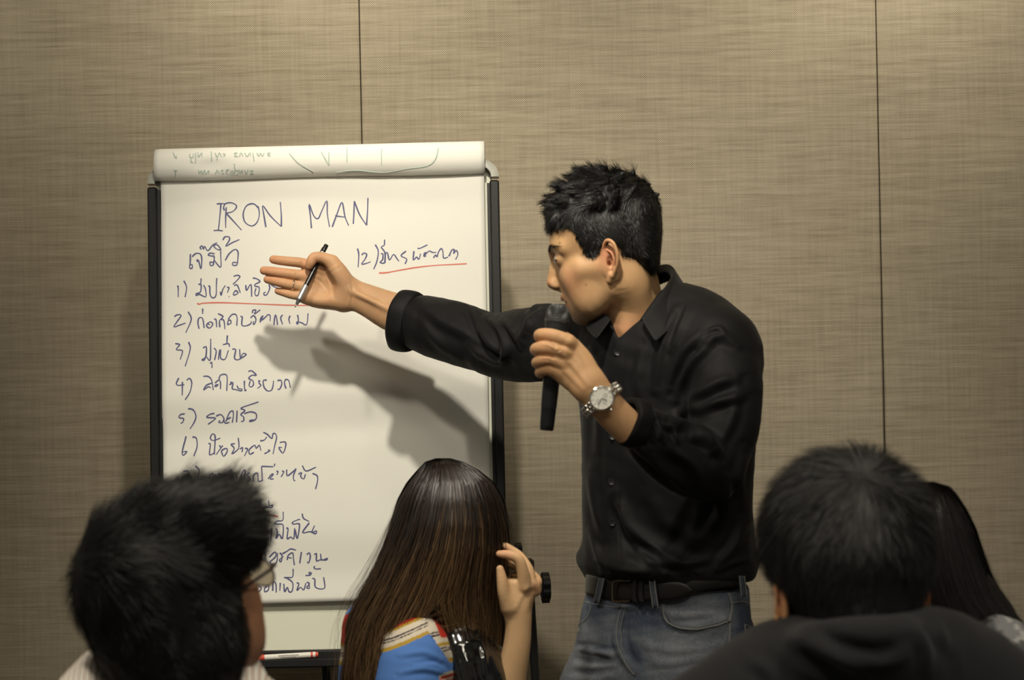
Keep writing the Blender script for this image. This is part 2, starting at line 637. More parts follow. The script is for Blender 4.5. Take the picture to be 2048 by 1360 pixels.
def dpoly(u, v, poly):
    """distance in pixels to a polyline, and signed side"""
    best = np.full(u.shape, 1e9); side = np.zeros(u.shape); tt = np.zeros(u.shape)
    q = catmull(poly, 4) if len(poly) > 2 else np.asarray(poly, float)
    m = len(q) - 1
    for i in range(m):
        a, b = q[i], q[i + 1]
        d = b - a; L = d @ d + 1e-9
        t = np.clip(((u - a[0]) * d[0] + (v - a[1]) * d[1]) / L, 0, 1)
        ex, ey = u - a[0] - t * d[0], v - a[1] - t * d[1]
        D = np.hypot(ex, ey)
        m_ = D < best
        best[m_] = D[m_]
        side[m_] = (np.sign(d[0] * ey - d[1] * ex))[m_]
        tt[m_] = ((i + t) / m)[m_]
    return best, side, tt


def sculpt(v, f, strokes, ymask=None):
    """push the camera-facing side of a mesh in or out along strokes given in picture pixels (poly, amp, width)"""
    n = normals(v, f)
    u, w_ = proj(v)
    vis = np.clip(-n[:, 1] * 2.5, 0, 1)
    if ymask is not None:
        vis = vis * ymask
    disp = np.zeros(len(v))
    for poly, amp, wd in strokes:
        poly = np.asarray(poly, float)
        lo, hi = poly.min(0) - 4 * wd, poly.max(0) + 4 * wd
        m = (u > lo[0]) & (u < hi[0]) & (w_ > lo[1]) & (w_ < hi[1])
        if not m.any():
            continue
        D, sd, t = dpoly(u[m], w_[m], poly)
        fade = np.sin(np.clip(t, 0.04, 0.96) * PI) ** 0.5
        prof = np.exp(-(D / wd) ** 2)
        # a ridge with a steep lower side and a hollow under it
        under = np.exp(-((D * sd - wd * 1.5) / (wd * 0.9)) ** 2)
        disp[m] += amp * fade * (prof - 0.55 * under)
    return v + n * (disp * vis)[:, None]


def wob(p, fr, seed=0, n=5):
    """cheap smooth noise, about -1..1"""
    r = np.random.default_rng(seed)
    o = np.zeros(p.shape[:-1])
    for i in range(n):
        k = r.normal(size=3); k /= np.linalg.norm(k)
        o += np.sin(p @ (k * fr * r.uniform(0.6, 1.7)) + r.uniform(0, 6.28))
    return o / n * 1.4


def ribbons(paths, width, side, taper=0.3):
    """paths (N,S,3) -> flat hair strands; side (N,S,3)"""
    Nn, S, _ = paths.shape
    wv = np.linspace(1, 0, S)[None, :, None] ** 0.5 * (1 - taper) + taper
    if not np.isscalar(width):
        width = np.asarray(width)[:, None, None]
    off = side * (width * 0.5 * wv)
    v = np.stack([paths - off, paths + off], 2).reshape(-1, 3)
    b = (np.arange(Nn)[:, None] * S + np.arange(S - 1)[None, :]) * 2
    f = np.stack([b, b + 1, b + 3, b + 2], -1).reshape(-1, 4)
    return v, f


def unit(a):
    return a / (np.linalg.norm(a, axis=-1, keepdims=True) + 1e-12)

# ================================================================== the room
WALLY = 4.9


def structure(o):
    o['kind'] = 'structure'
    return o


wall_back = structure(MB().box((0, WALLY + 0.07, 1.5), (6.6, 0.08, 3.0)).build('wall_back', M['gap'], smooth=False))
seam_x = [P(722, 200, WALLY)[0], P(1760, 400, WALLY)[0]]
pw = seam_x[1] - seam_x[0]
edges = [seam_x[0] - 2 * pw, seam_x[0] - pw, seam_x[0], seam_x[1], seam_x[1] + pw, seam_x[1] + 2 * pw]
for i in range(len(edges) - 1):
    a, b = max(edges[i], -3.3), min(edges[i + 1], 3.3)
    MB().box(((a + b) / 2, WALLY + 0.014, 1.5), (b - a - 0.0022, 0.03, 2.96), bev=0.0035).build('fabric_panel', M['wall'], wall_back)
structure(MB().box((0, 2.2, -0.05), (6.6, 5.6, 0.1)).build('floor', M['carpet'], smooth=False))
structure(MB().box((0, 2.2, 3.05), (6.6, 5.6, 0.1)).build('ceiling', M['ceiling'], smooth=False))
structure(MB().box((0, WALLY - 0.012, 0.06), (6.6, 0.02, 0.12), bev=0.004).build('baseboard_back', M['frame'], smooth=False))

# ================================================================== flip chart easel
LEAN = math.radians(3.5)
B0 = np.array([0, 4.5, 1.3])
E1 = np.array([1.0, 0, 0])
E2 = np.array([0, math.sin(LEAN), math.cos(LEAN)])
EN = np.array([0, -math.cos(LEAN), math.sin(LEAN)])
RB = np.stack([E1, -EN, E2], 1)


def ab(u, v):
    d = P(u, v, 1.0) - np.array([0, 0, CAMZ])
    o = np.array([0, 0, CAMZ])
    t = ((B0 - o) @ EN) / (d @ EN)
    q = o + t * d - B0
    return float(q @ E1), float(q @ E2)


def W(a, b, off=0.0):
    return B0 + a * E1 + b * E2 + off * EN


aL = ab(296, 600)[0] + 0.0035
aR = ab(1003, 600)[0]
bT = ab(640, 327)[1]
bB = ab(600, 1318)[1]
aC, bC = (aL + aR) / 2, (bT + bB) / 2
easel = thing('flip_chart_easel', 'black framed whiteboard flip chart easel standing against the fabric wall', 'easel', (float(aC), 4.45, 0.0))
MB().box(W(aC, bC, -0.008), (aR - aL - 0.03, 0.012, bT - bB - 0.02), RB).build('whiteboard_panel', M['board'], easel, smooth=False)
fw = 0.0185
for a in (aL + fw / 2, aR - fw / 2):
    sgn = 1 if a < 0 and a < aC else -1
    rail = MB().box(W(a, bC - 0.012, 0.004), (fw, 0.030, bT - bB - 0.06), RB, bev=0.003).build('side_rail', M['frame'], easel)
    MB().box(W(a + sgn * fw * 0.62, bC - 0.012, 0.001), (fw * 0.35, 0.020, bT - bB - 0.07), RB).build('channel', M['frame_in'], rail)
MB().box(W(aC, bT - 0.010, 0.004), (aR - aL - 0.06, 0.030, 0.018), RB, bev=0.003).build('top_rail', M['frame'], easel)
MB().box(W(aC, bB + 0.008, 0.004), (aR - aL - 0.02, 0.030, 0.020), RB, bev=0.003).build('bottom_rail', M['frame'], easel)
for s, a in ((1, aL), (-1, aR)):
    R0 = 0.036
    c = (a + s * R0, bT - R0)
    th = np.linspace(PI / 2, PI, 9)
    outer = [W(c[0] - s * -math.cos(t) * R0, c[1] + math.sin(t) * R0, 0.0) for t in th]
    mb = MB()
    n = len(th)
    pts = []
    for t in th:
        dx, dz = s * math.cos(t), math.sin(t)
        for rr, of in ((R0, -0.012), (R0, 0.019), (R0 - 0.004, 0.022), (R0 - 0.015, 0.022), (R0 - 0.017, 0.012), (R0 - 0.017, -0.012)):
            pts.append(W(c[0] + dx * rr, c[1] + dz * rr, of))
    mb.add(pts, [(i * 6 + j, i * 6 + (j + 1) % 6, (i + 1) * 6 + (j + 1) % 6, (i + 1) * 6 + j) for i in range(n - 1) for j in range(6)]
           + [tuple(range(6)), tuple((n - 1) * 6 + j for j in range(6))])
    mb.build('corner_cap', M['clip'], easel)
MB().box(W(aC, bT - 0.020, 0.010), (aR - aL - 0.085, 0.010, 0.022), RB, bev=0.003).build('clamp_bar', M['frame'], easel)
# pen tray along the lower edge
tr = MB().box(W(aC, bB - 0.010, 0.026), (aR - aL - 0.02, 0.050, 0.006), RB, bev=0.002)
tr.box(W(aC, bB - 0.004, 0.050), (aR - aL - 0.02, 0.004, 0.014), RB, bev=0.001)
tr.build('pen_tray', M['black_plastic'], easel, smooth=False)
# tripod legs, hinge blocks and clamping knobs
for k, (u, ub) in enumerate(((1056, 1072), (308, 286))):
    top = P(u, 1090 if k == 0 else 1120, 4.56); bot = P(ub, 1360, 4.56)
    d = (bot - top) / (top[2] - bot[2])
    foot = top + d * top[2]
    leg = MB().tube([top - np.array([0, 0, 0.035]), foot + np.array([0, 0, 0.012])], 0.0085, 12).build('leg', M['frame'], easel)
    MB().lathe(foot, (0, 0, 1), [(0.014, 0.0), (0.015, 0.02), (0.011, 0.03)], 12).build('rubber_foot', M['black_plastic'], leg)
    hb = P(u, 1160 if k == 0 else 1165, 4.55)
    MB().box(hb, (0.026, 0.034, 0.085), bev=0.006).build('hinge_block', M['black_plastic'], easel)
MB().tube([P(640, 1180, 4.60) + np.array([0, 0.0, 0.4]), P(640, 1180, 4.6) * np.array([1, 1, 0]) + np.array([0, 0.24, 0.01])], 0.0085, 12).build('rear_leg', M['frame'], easel)


def knob(c, axis, R, H, lobes, name='clamp_knob'):
    prof, vs, fs = [], [], []
    axis = unit(np.asarray(axis, float)); A = unit(np.cross(axis, (0, 0, 1.0))); Bx = np.cross(axis, A)
    n = lobes * 8
    hs = [(-0.5, 0.86), (-0.42, 1.0), (0.42, 1.0), (0.5, 0.86)]
    for h, sc in hs:
        for k in range(n):
            t = 2 * PI * k / n
            rr = R * sc * (1 - 0.13 * (0.5 + 0.5 * math.cos(lobes * t)) ** 3)
            vs.append(c + axis * H * h + rr * (math.cos(t) * A + math.sin(t) * Bx))
    for i in range(3):
        for k in range(n):
            fs.append((i * n + k, i * n + (k + 1) % n, (i + 1) * n + (k + 1) % n, (i + 1) * n + k))
    fs.append(tuple(range(n - 1, -1, -1))); fs.append(tuple(3 * n + k for k in range(n)))
    m = MB().add(vs, fs)
    return m


k1 = knob(P(1091, 1175, 4.52), (1, 0.12, 0), 0.0305, 0.016, 6)
k1.tube([P(1060, 1173, 4.53), P(1085, 1174, 4.52)], 0.008, 10)
k1.build('clamp_knob', M['black_plastic'], easel)
k2 = knob(P(1036, 1098, 4.62), (1, 0.2, 0), 0.013, 0.014, 6)
k2.tube([P(1008, 1099, 4.62), P(1030, 1100, 4.62)], 0.005, 10)
k2.build('clamp_knob', M['black_plastic'], easel)

# ================================================================== flip chart pad
pad = thing('flip_chart_pad', 'large paper pad with blue handwriting hung over the top of the easel', 'paper pad', tuple(W(aC, bT, 0.012)))
pTL, pBL = ab(324, 345), ab(332, 1213)
pTR, pBR = ab(968, 335), ab(984, 1192)


def paper_off(s, t):
    """relief of the top sheet, s across 0..1, t down 0..1"""
    r = 0.0125 + 0.0012 * np.sin(7 * s + 3 * t) + 0.0022 * np.sin(5.5 * t * PI + 0.6 * s) * ss(t, 0.1, 0.5)
    r = r + 0.0035 * np.exp(-((t - 0.53 + 0.02 * s) / 0.035) ** 2) - 0.0025 * np.exp(-((t - 0.62 + 0.03 * s) / 0.03) ** 2)
    r = r + 0.0030 * np.exp(-((t - 0.83 - 0.03 * s) / 0.05) ** 2) * (0.4 + 0.6 * s)
    r = r + 0.006 * ss(s, 0.9, 1.0) * ss(t, 0.35, 0.9) + 0.004 * ss(1 - s, 0.92, 1.0) * ss(t, 0.1, 0.5)
    r = r + 0.010 * (1 - ss(t, 0.0, 0.12)) * 0.4 + 0.004 * ss(t, 0.93, 1.0)
    return r


def quadST(s, t):
    a = (pTL[0] * (1 - s) + pTR[0] * s) * (1 - t) + (pBL[0] * (1 - s) + pBR[0] * s) * t
    b = (pTL[1] * (1 - s) + pTR[1] * s) * (1 - t) + (pBL[1] * (1 - s) + pBR[1] * s) * t
    return a, b


def st_of(a, b):
    s = t = 0.5
    for _ in range(8):
        t = (b - (pTL[1] * (1 - s) + pTR[1] * s)) / ((pBL[1] * (1 - s) + pBR[1] * s) - (pTL[1] * (1 - s) + pTR[1] * s))
        l = pTL[0] * (1 - t) + pBL[0] * t; r = pTR[0] * (1 - t) + pBR[0] * t
        s = (a - l) / (r - l)
    return s, t


def grid_sheet(name, fn, ns, nt, material, parent, thick=0.0004):
    S_, T_ = np.meshgrid(np.linspace(0, 1, ns), np.linspace(0, 1, nt))
    v = fn(S_.ravel(), T_.ravel())
    f = [(j * ns + i, j * ns + i + 1, (j + 1) * ns + i + 1, (j + 1) * ns + i) for j in range(nt - 1) for i in range(ns - 1)]
    o = mesh_obj(name, v, np.array(f), material, parent)
    m = o.modifiers.new('thickness', 'SOLIDIFY'); m.thickness = thick; m.offset = -1 if thick > 0 else 1
    return o


def top_sheet(s, t):
    a, b = quadST(s, t)
    o = paper_off(s, t)
    return B0 + a[:, None] * E1 + b[:, None] * E2 + o[:, None] * EN


grid_sheet('top_sheet', top_sheet, 60, 90, M['paper'], pad)


def under_sheet(s, t):
    a, b = quadST(s, t)
    o = paper_off(s, t) * 0.45 - 0.001
    return B0 + (a - 0.0012 - 0.003 * t)[:, None] * E1 + (b - 0.0015)[:, None] * E2 + o[:, None] * EN


grid_sheet('under_sheets', under_sheet, 30, 40, M['paper'], pad, 0.004)

# the used pages thrown over the top: they bulge forward and come down behind the board
fTL, fTR = ab(314, 303), ab(969, 287)
fBL, fBR = ab(320, 369), ab(970, 352)
prof = [(-0.32, -0.055), (-0.15, -0.050), (0.04 - 0.045, -0.030), (0.0, -0.004), (0.001, 0.018), (-0.006, 0.032), (-0.020, 0.041), (-0.038, 0.042),
        (-0.052, 0.036), (-0.0605, 0.026), (-0.061, 0.022), (-0.056, 0.017), (-0.045, 0.0150), (-0.025, 0.0145)]
PROF = catmull(np.array(prof)[1:], 5)


def flap_pt(s, j):
    s = np.atleast_1d(s)
    aa = fTL[0] + (fTR[0] - fTL[0]) * s
    bt = fTL[1] + (fTR[1] - fTL[1]) * s
    h = PROF[j]
    sc = 1.0 + 0.02 * np.sin(9 * s)
    dent = 0.006 * np.exp(-((s - 0.17) / 0.05) ** 2 - ((h[0] + 0.036) / 0.016) ** 2)
    off = h[1] + 0.0015 * np.sin(8 * s + 1) * (h[1] > 0.01) - dent
    return B0 + aa[:, None] * E1 + (bt + h[0] * sc)[:, None] * E2 + np.broadcast_to(off, s.shape)[:, None] * EN


nS = 60
rows = [flap_pt(np.linspace(0, 1, nS), j) for j in range(len(PROF))]
v = np.vstack(rows)
f = np.array([(j * nS + i, j * nS + i + 1, (j + 1) * nS + i + 1, (j + 1) * nS + i) for j in range(len(PROF) - 1) for i in range(nS - 1)])
o = mesh_obj('folded_back_sheets', v, f, M['paper'], pad)
m = o.modifiers.new('thickness', 'SOLIDIFY'); m.thickness = 0.0010; m.offset = 0


def flap_off(a, b):
    s = (a - fTL[0]) / (fTR[0] - fTL[0])
    h = b - (fTL[1] + (fTR[1] - fTL[1]) * s)
    half = PROF[(PROF[:, 1] > 0.012)][: len(PROF)]
    k = int(np.argmax(PROF[:, 1] > 0.016))
    e = int(np.argmin(PROF[:, 0] - (PROF[:, 1] < 0) * 9 if False else np.where(PROF[:, 1] > 0.0, PROF[:, 0], 9)))
    hs = PROF[k:e + 1, 0][::-1]; os_ = PROF[k:e + 1, 1][::-1]
    off = np.interp(h, hs, os_)
    dent = 0.006 * np.exp(-((s - 0.17) / 0.05) ** 2 - ((h + 0.036) / 0.016) ** 2)
    return off + 0.0015 * math.sin(8 * s + 1) - dent


def write(name, strokes, origin, scale, material, parent, width, onflap=False, lift=0.0006):
    V, Fc = [], []
    for st in strokes:
        q = catmull(np.array(st, float) / scale + np.array(origin, float), 4)
        pts = []
        for u, v_ in q:
            if onflap:
                a, b = ab(u, v_)
                for _ in range(3):     # allow for the bulge standing in front of the board plane
                    off = flap_off(a, b)
                    k = 1 - off / 4.5
                    a2, b2 = ab(u, v_)
                    a, b = a2 * k, (b2 + 1.3 - CAMZ) * k + CAMZ - 1.3
            else:
                a, b = ab(u, v_)
                s, t = st_of(a, b)
                off = float(paper_off(np.array(s), np.array(t)))
            pts.append((a, b, off))
        pts = np.array(pts)
        T = np.gradient(pts[:, :2], axis=0)
        T /= np.linalg.norm(T, axis=1)[:, None] + 1e-9
        nrm = np.stack([-T[:, 1], T[:, 0]], 1)
        m_ = len(pts)
        prs = 1.0 - 0.25 * np.linspace(0, 1, m_) + 0.12 * np.sin(np.arange(m_) * 0.7 + len(V))
        wv = width * 0.5 * prs
        base = len(V)
        for i in range(m_):
            for sg in (-1, 0, 1):
                p = pts[i, :2] + nrm[i] * wv[i] * sg
                V.append(B0 + p[0] * E1 + p[1] * E2 + (pts[i, 2] + lift + (0.0002 if sg == 0 else 0)) * EN)
        for i in range(m_ - 1):
            b0 = base + i * 3
            Fc += [(b0, b0 + 1, b0 + 4, b0 + 3), (b0 + 1, b0 + 2, b0 + 5, b0 + 4)]
    return mesh_obj(name, V, Fc, material, parent)


ZA, ZB, ZC, ZD, ZE, ZF, ZG, ZH, Z3 = ((340, 380), 6.182), ((560, 380), 5.12), ((340, 540), 6.4), ((340, 720), 6.4), ((340, 850), 6.4), ((500, 980), 5.667), ((690, 460), 7.585), ((320, 285), 6.024), ((300, 600), 4.534)
TXT = [
 (ZA, [[(590,185),(640,180),(705,182)],[(642,185),(627,350),(610,505)],[(552,512),(600,508),(665,515)],[(707,225),(700,350),(700,480)],
  [(685,265),(675,225),(700,180),(770,170),(830,200),(825,240),(780,280),(710,298)],[(705,298),(800,400),(895,505)],
  [(1100,230),(1060,190),(1010,182),(950,215),(915,310),(940,410),(1020,455),(1085,410),(1115,310),(1100,210)],
  [(1195,470),(1172,330),(1157,205),(1250,330),(1385,462)],[(1385,462),(1385,320),(1373,160)],
  [(265,800),(262,900),(255,970),(285,975),(285,930),(262,935)],[(285,835),(330,795),(385,800),(405,860),(395,985),(370,900),(345,890),(350,870),(375,890)],
  [(400,745),(385,720),(410,700),(425,740),(440,705),(480,760),(540,690),(595,660)],
  [(565,798),(510,790),(485,815),(530,825),(557,830),(550,900),(510,900),(510,940),(545,935),(560,880),(590,920),(640,960),(638,800),(640,765)],
  [(555,715),(560,690),(600,690),(640,750),(590,740),(560,715)],[(665,630),(690,590),(740,590),(745,630),(700,705),(780,660),(870,622)],
  [(695,880),(740,800),(810,745),(850,770),(850,850),(835,935),(785,935),(790,905),(835,905)]]),
 (ZB, [[(328,400),(318,280),(305,155),(350,270),(395,300),(430,230),(485,120),(490,250),(512,385)],[(540,385),(590,250),(640,135),(670,280),(708,372)],
  [(570,272),(665,285)],[(755,355),(762,230),(765,122)],[(765,122),(820,260),(890,368)],[(890,368),(900,230),(905,90)]]),
 (ZC, [[(105,210),(118,230),(118,355)],[(190,145),(225,230),(205,355)],[(410,115),(405,190)],[(375,190),(410,200),(400,290),(350,310),(350,335),(390,320),(470,350),(465,250),(440,200)],
  [(500,215),(520,220),(525,320),(560,365),(600,330),(605,200),(610,110)],[(655,285),(665,330),(685,260),(720,205)],[(740,230),(765,235),(745,300)],[(764,345),(772,350)],
  [(825,90),(870,75),(905,95),(850,160),(815,190)],[(830,210),(870,200),(910,300)],[(885,300),(850,270),(820,320),(845,325),(885,305)],[(980,200),(990,270),(1045,190),(1055,350)],
  [(1070,110),(1120,120),(1160,155),(1100,190),(1100,215),(1150,230),(1140,320),(1110,335),(1095,300),(1110,240)],[(1275,190),(1285,240),(1250,320),(1215,325),(1210,300),(1235,290)],
  [(1300,190),(1340,220),(1390,240)],
  [(70,605),(110,580),(155,590),(110,660),(65,735),(130,715),(215,685)],[(245,540),(285,640),(215,810)],[(430,500),(430,570)],[(385,760),(370,680),(385,620),(430,630),(450,750)],
  [(500,680),(480,720),(520,750),(560,700),(530,670),(500,690),(520,710)],[(575,640),(600,640),(610,740)],[(625,565),(690,600),(660,640),(700,650),(715,765)],[(650,740),(645,660),(670,630)],
  [(750,715),(755,660),(785,650),(790,690),(760,700)],[(755,640),(800,580),(850,575),(870,620),(865,720)],[(910,600),(935,610),(930,710),(990,720),(1045,690),(1050,660)],
  [(1040,620),(1080,590),(1110,640),(1090,700),(1075,690),(1085,660)],[(1065,560),(1070,525),(1110,520),(1090,570),(1165,515)],
  [(1165,680),(1170,630),(1200,590),(1180,650),(1240,600),(1260,580),(1290,590),(1290,660)],[(1340,710),(1345,640),(1360,580),(1375,630),(1385,710)],[(1450,580),(1425,620),(1450,705)],
  [(1545,590),(1530,640),(1545,695)],[(1640,580),(1650,640),(1640,700),(1630,670),(1690,680),(1755,705),(1775,560)]]),
 (Z3, [[(240,400),(280,410),(250,455),(305,465),(285,545)],[(360,385),(375,450),(330,605)],[(490,440),(520,430),(515,520),(480,545),(500,550),(520,520),(555,550),(560,400),(560,355)],
  [(555,580),(570,570),(572,620)],[(590,440),(610,470),(595,550)],[(630,545),(640,470),(650,460),(650,530),(690,540),(720,460)],[(670,410),(720,400),(730,430)],[(710,325),(705,400)],
  [(755,450),(785,455),(775,530),(810,545),(880,500),(850,490),(830,530),(820,450)]]),
 (ZD, [[(130,235),(100,300),(120,330),(200,320)],[(175,285),(175,460)],[(230,265),(265,240),(295,300),(270,420),(210,515)],[(440,215),(500,215),(545,260),(570,390)],
  [(550,300),(480,330),(445,390),(500,350),(540,360)],[(590,350),(600,325),(630,320),(600,350)],[(590,300),(640,260),(660,300),(660,380)],[(640,250),(660,200),(720,190),(745,230),(740,400)],
  [(770,320),(800,310),(790,290),(820,300),(810,370),(860,385),(925,400),(930,375),(890,370),(870,330)],[(965,270),(965,340),(975,400),(990,380)],
  [(1015,150),(1060,145),(1115,200),(1060,200),(1020,240),(1070,270),(1080,320),(1050,350),(1025,330),(1040,270)],[(1140,270),(1160,275),(1150,300),(1175,330),(1130,370)],
  [(1250,262),(1205,270),(1215,350),(1260,400),(1310,390),(1330,330),(1335,270)],[(1385,270),(1430,265),(1440,320),(1410,380),(1385,375)],[(1495,370),(1475,300),(1490,255),(1530,270),(1550,360)],
  [(205,690),(150,700),(130,740),(185,750),(180,790),(150,815)],[(245,625),(310,640),(345,720),(320,800),(265,885)],[(580,685),(530,695),(480,735),(590,745),(560,780),(495,825)],
  [(600,720),(660,700),(700,750),(680,800),(635,800),(650,775)],[(745,760),(790,735),(760,745)],[(725,790),(770,680),(815,655),(820,720),(805,805)],[(700,780),(720,810),(770,800)],
  [(870,650),(860,800)],[(915,625),(960,600),(1145,540)],[(915,625),(970,650),(915,700),(950,730),(950,780),(915,790)],[(960,690),(1040,665),(1110,690),(1105,760),(1030,790),(1040,770),(1100,770)]]),
 (ZE, [[(215,145),(170,330),(180,390),(225,340),(165,350)],[(295,155),(345,170),(355,280),(315,400)],[(500,240),(525,250),(515,380),(570,360)],[(575,380),(585,200),(580,130),(545,120),(525,170),(560,200),(650,170)],
  [(640,260),(660,290),(680,265),(600,380)],[(680,380),(670,330),(730,300),(740,340),(700,400),(670,370)],[(840,240),(790,250),(830,300),(800,370),(860,330),(890,280),(880,165)],
  [(900,310),(935,290),(930,350)],[(965,300),(1000,310),(960,400)],[(1080,350),(1030,375),(1020,320),(1090,260),(1110,300),(1150,260),(1170,330)],[(1160,205),(1210,195),(1245,155)],
  [(1260,320),(1285,330),(1215,370)],[(1200,95),(1250,120),(1310,175),(1320,120),(1350,110),(1370,160),(1350,250),(1325,375)],[(1410,225),(1480,220),(1485,280),(1450,360),(1400,290),(1440,290)],
  [(185,590),(250,600),(215,710)],[(335,525),(380,570),(375,650),(340,745)],[(500,740),(500,670),(560,620),(550,690),(520,660)],[(570,700),(590,630),(610,700),(620,640),(660,620),(640,725)],
  [(690,710),(700,640),(740,640),(720,690),(750,700)],[(735,620),(790,580),(800,640),(775,730)],[(820,720),(815,630),(850,620),(870,700)],[(900,700),(940,600),(970,580),(960,700)],
  [(1030,610),(1000,640),(1040,700),(1010,715)],[(1075,730),(1080,640),(1130,620),(1140,720),(1200,705)],[(1190,700),(1180,530)],[(1180,530),(1330,535)],[(1265,690),(1300,640),(1330,630),(1290,690),(1335,690)],
  [(1350,495),(1340,530)],[(1370,590),(1390,600),(1375,640)],[(1440,590),(1465,600),(1430,665)],[(1500,570),(1510,650),(1590,590),(1620,560),(1590,640),(1590,700),(1610,715)],
  [(1650,630),(1690,610),(1680,660),(1720,690),(1740,630)],[(1700,520),(1750,590),(1875,540)],[(1830,620),(1890,650),(1895,720),(1870,820)]]),
 (ZF, [[(100,135),(130,130),(130,210),(190,190),(250,200),(265,170),(230,180),(220,120)],[(150,545),(195,545),(225,550),(210,530)],[(255,430),(245,575)],
  [(300,430),(320,470),(305,550),(340,500),(375,550),(385,400),(330,385),(285,380),(320,350),(380,340),(385,245)],[(420,430),(440,440),(430,550),(470,530),(505,550),(515,430)],
  [(520,450),(545,550),(570,400),(550,380),(500,385),(490,365),(540,340),(575,330)],[(600,265),(615,320),(680,355)],[(680,370),(605,480),(690,470),(750,495),(760,460),(710,480),(740,400)],
  [(140,790),(150,730),(175,700),(185,830)],[(225,760),(290,700),(300,750),(230,820),(290,835),(315,790),(320,710)],[(345,710),(370,740),(360,810),(340,790),(385,750)],[(375,720),(430,690),(470,665),(530,680)],
  [(430,790),(440,740),(490,710),(500,780),(510,850)],[(430,760),(480,770)],[(590,700),(570,830)],[(650,730),(680,710),(690,760),(670,825),(655,810)],
  [(735,730),(760,720),(760,800),(800,790),(870,790),(880,770),(820,790),(805,720)],
  [(70,1140),(100,1150),(135,1120),(120,1085),(100,1100)],[(200,1085),(175,1110),(175,1150),(215,1130),(220,1070),(190,1090)],[(265,1140),(270,1040),(300,1060),(305,1160)],[(350,1050),(345,1140)],
  [(390,1060),(400,1150),(430,1100),(450,1150),(485,1140),(490,1050),(430,1000),(390,990),(440,990),(490,980),(495,890)],[(535,1050),(560,1060),(540,1135),(580,1100),(615,1130),(640,1050)],
  [(650,1040),(680,1060),(650,1100),(680,1110),(670,1040)],[(635,965),(680,965),(700,940),(675,930),(680,960)],[(735,860),(740,890),(810,890)],[(710,1000),(740,1010),(750,1100),(850,1110),(840,985)]]),
 (ZG, [[(195,290),(215,380),(205,575)],[(260,390),(290,360),(335,380),(310,450),(260,525),(330,515),(395,490)],[(465,230),(510,330),(490,480),(440,605)],
  [(550,370),(580,375),(575,460),(535,500),(600,510),(610,450),(605,340),(555,270),(600,240),(605,155)],[(610,510),(620,370),(650,360),(680,465),(740,380),(790,440),(825,485)],
  [(930,330),(855,400),(940,450),(915,525)],[(1050,330),(1040,465),(1090,420),(1125,455),(1150,370)],[(1105,290),(1150,285),(1255,235)],
  [(1235,400),(1205,410),(1210,360),(1240,355),(1215,390),(1280,330),(1330,350),(1390,350)],[(1345,435),(1375,390),(1400,415),(1420,350),(1465,290),(1490,350),(1500,435),(1570,420)],
  [(1580,410),(1620,320),(1660,310),(1650,370),(1690,320),(1715,380),(1680,460)]]),
]
lines = {}
for (org, sc), st in TXT:
    for s_ in st:
        q = [(x / sc + org[0], y / sc + org[1]) for x, y in s_]
        cy = sum(p[1] for p in q) / len(q); cx = sum(p[0] for p in q) / len(q)
        row = 'title' if cy < 466 else min((518, 585, 641, 703, 768, 832, 890, 955, 1012, 1062, 1120, 1175), key=lambda r: abs(r - cy - (14 if r == 518 else 0)))
        if cx > 700 and cy > 470: row = 'side'
        lines.setdefault(row, []).append(q)
for row, qs in lines.items():
    write('handwritten_line', qs, (0, 0), 1.0, M['ink_blue'], pad, 0.0030)['kind'] = 'stuff'
redS = [[(x / sc + org[0], y / sc + org[1]) for x, y in s_] for (org, sc), s_ in (
    (ZC, [(360,430),(385,445),(450,430),(700,425),(1100,440),(1500,455),(1830,460)]), (ZG, [(520,660),(640,655),(800,625),(1100,575),(1400,545),(1850,522)]), (ZF, [(20,268),(90,270),(200,275),(330,300)]))]
for q in redS:
    write('red_underline', [q], (0, 0), 1.0, M['ink_red'], pad, 0.0030)
teal = [[(165,350),(210,350)],[(187,350),(186,440)],[(465,345),(475,390),(500,350),(510,400),(540,345),(550,400),(590,350),(590,395)],[(670,395),(690,345),(715,390)],[(735,350),(760,345),(740,370),(770,385),(740,395)],
 [(790,345),(830,340),(795,370),(830,395)],[(860,360),(850,390),(880,390),(880,355),(860,360)],[(895,270),(905,350),(905,395),(940,390),(940,350),(905,350)],[(960,345),(965,390),(990,345),(995,395)],[(1020,350),(1040,395),(1060,345)],
 [(1080,350),(1120,350),(1090,370),(1125,385),(1085,390)],[(540,430),(600,430)],[(545,445),(548,470)],[(965,410),(970,445)],[(1005,420),(1008,430)],[(160,135),(175,180),(200,205),(195,170)],
 [(360,150),(365,195),(400,190),(400,150)],[(375,215),(375,250),(400,255)],[(430,140),(430,265)],[(460,130),(462,190),(505,140),(505,190)],[(620,120),(622,245)],[(665,140),(690,190),(715,140),(740,185)],[(690,205),(690,235)],[(760,150),(785,160),(765,185)],
 [(890,150),(930,140),(900,180),(940,185)],[(960,185),(975,140),(1000,180)],[(1020,140),(1050,185),(1085,140),(1090,180)],[(1120,140),(1135,245)],[(1170,140),(1190,180),(1210,145),(1235,180),(1255,140)],[(1290,150),(1330,140),(1300,170),(1335,175)],
 [(1560,150),(1650,250),(1740,310),(1850,365)],[(1945,130),(1990,210),(2035,285)],[(2035,130),(2036,285)]]
teal = [[(x / 6.024 + 320, y / 6.024 + 285) for x, y in s_] for s_ in teal]
teal += [[(763, 300), (763, 334)], [(694, 296), (694, 327)], [(877, 298), (871, 321), (855, 334), (814, 340), (768, 347), (711, 343), (673, 347)]]
write('show_through_writing', teal, (0, 0), 1.0, M['ink_teal'], pad, 0.0022, onflap=True, lift=0.0016)['kind'] = 'stuff'

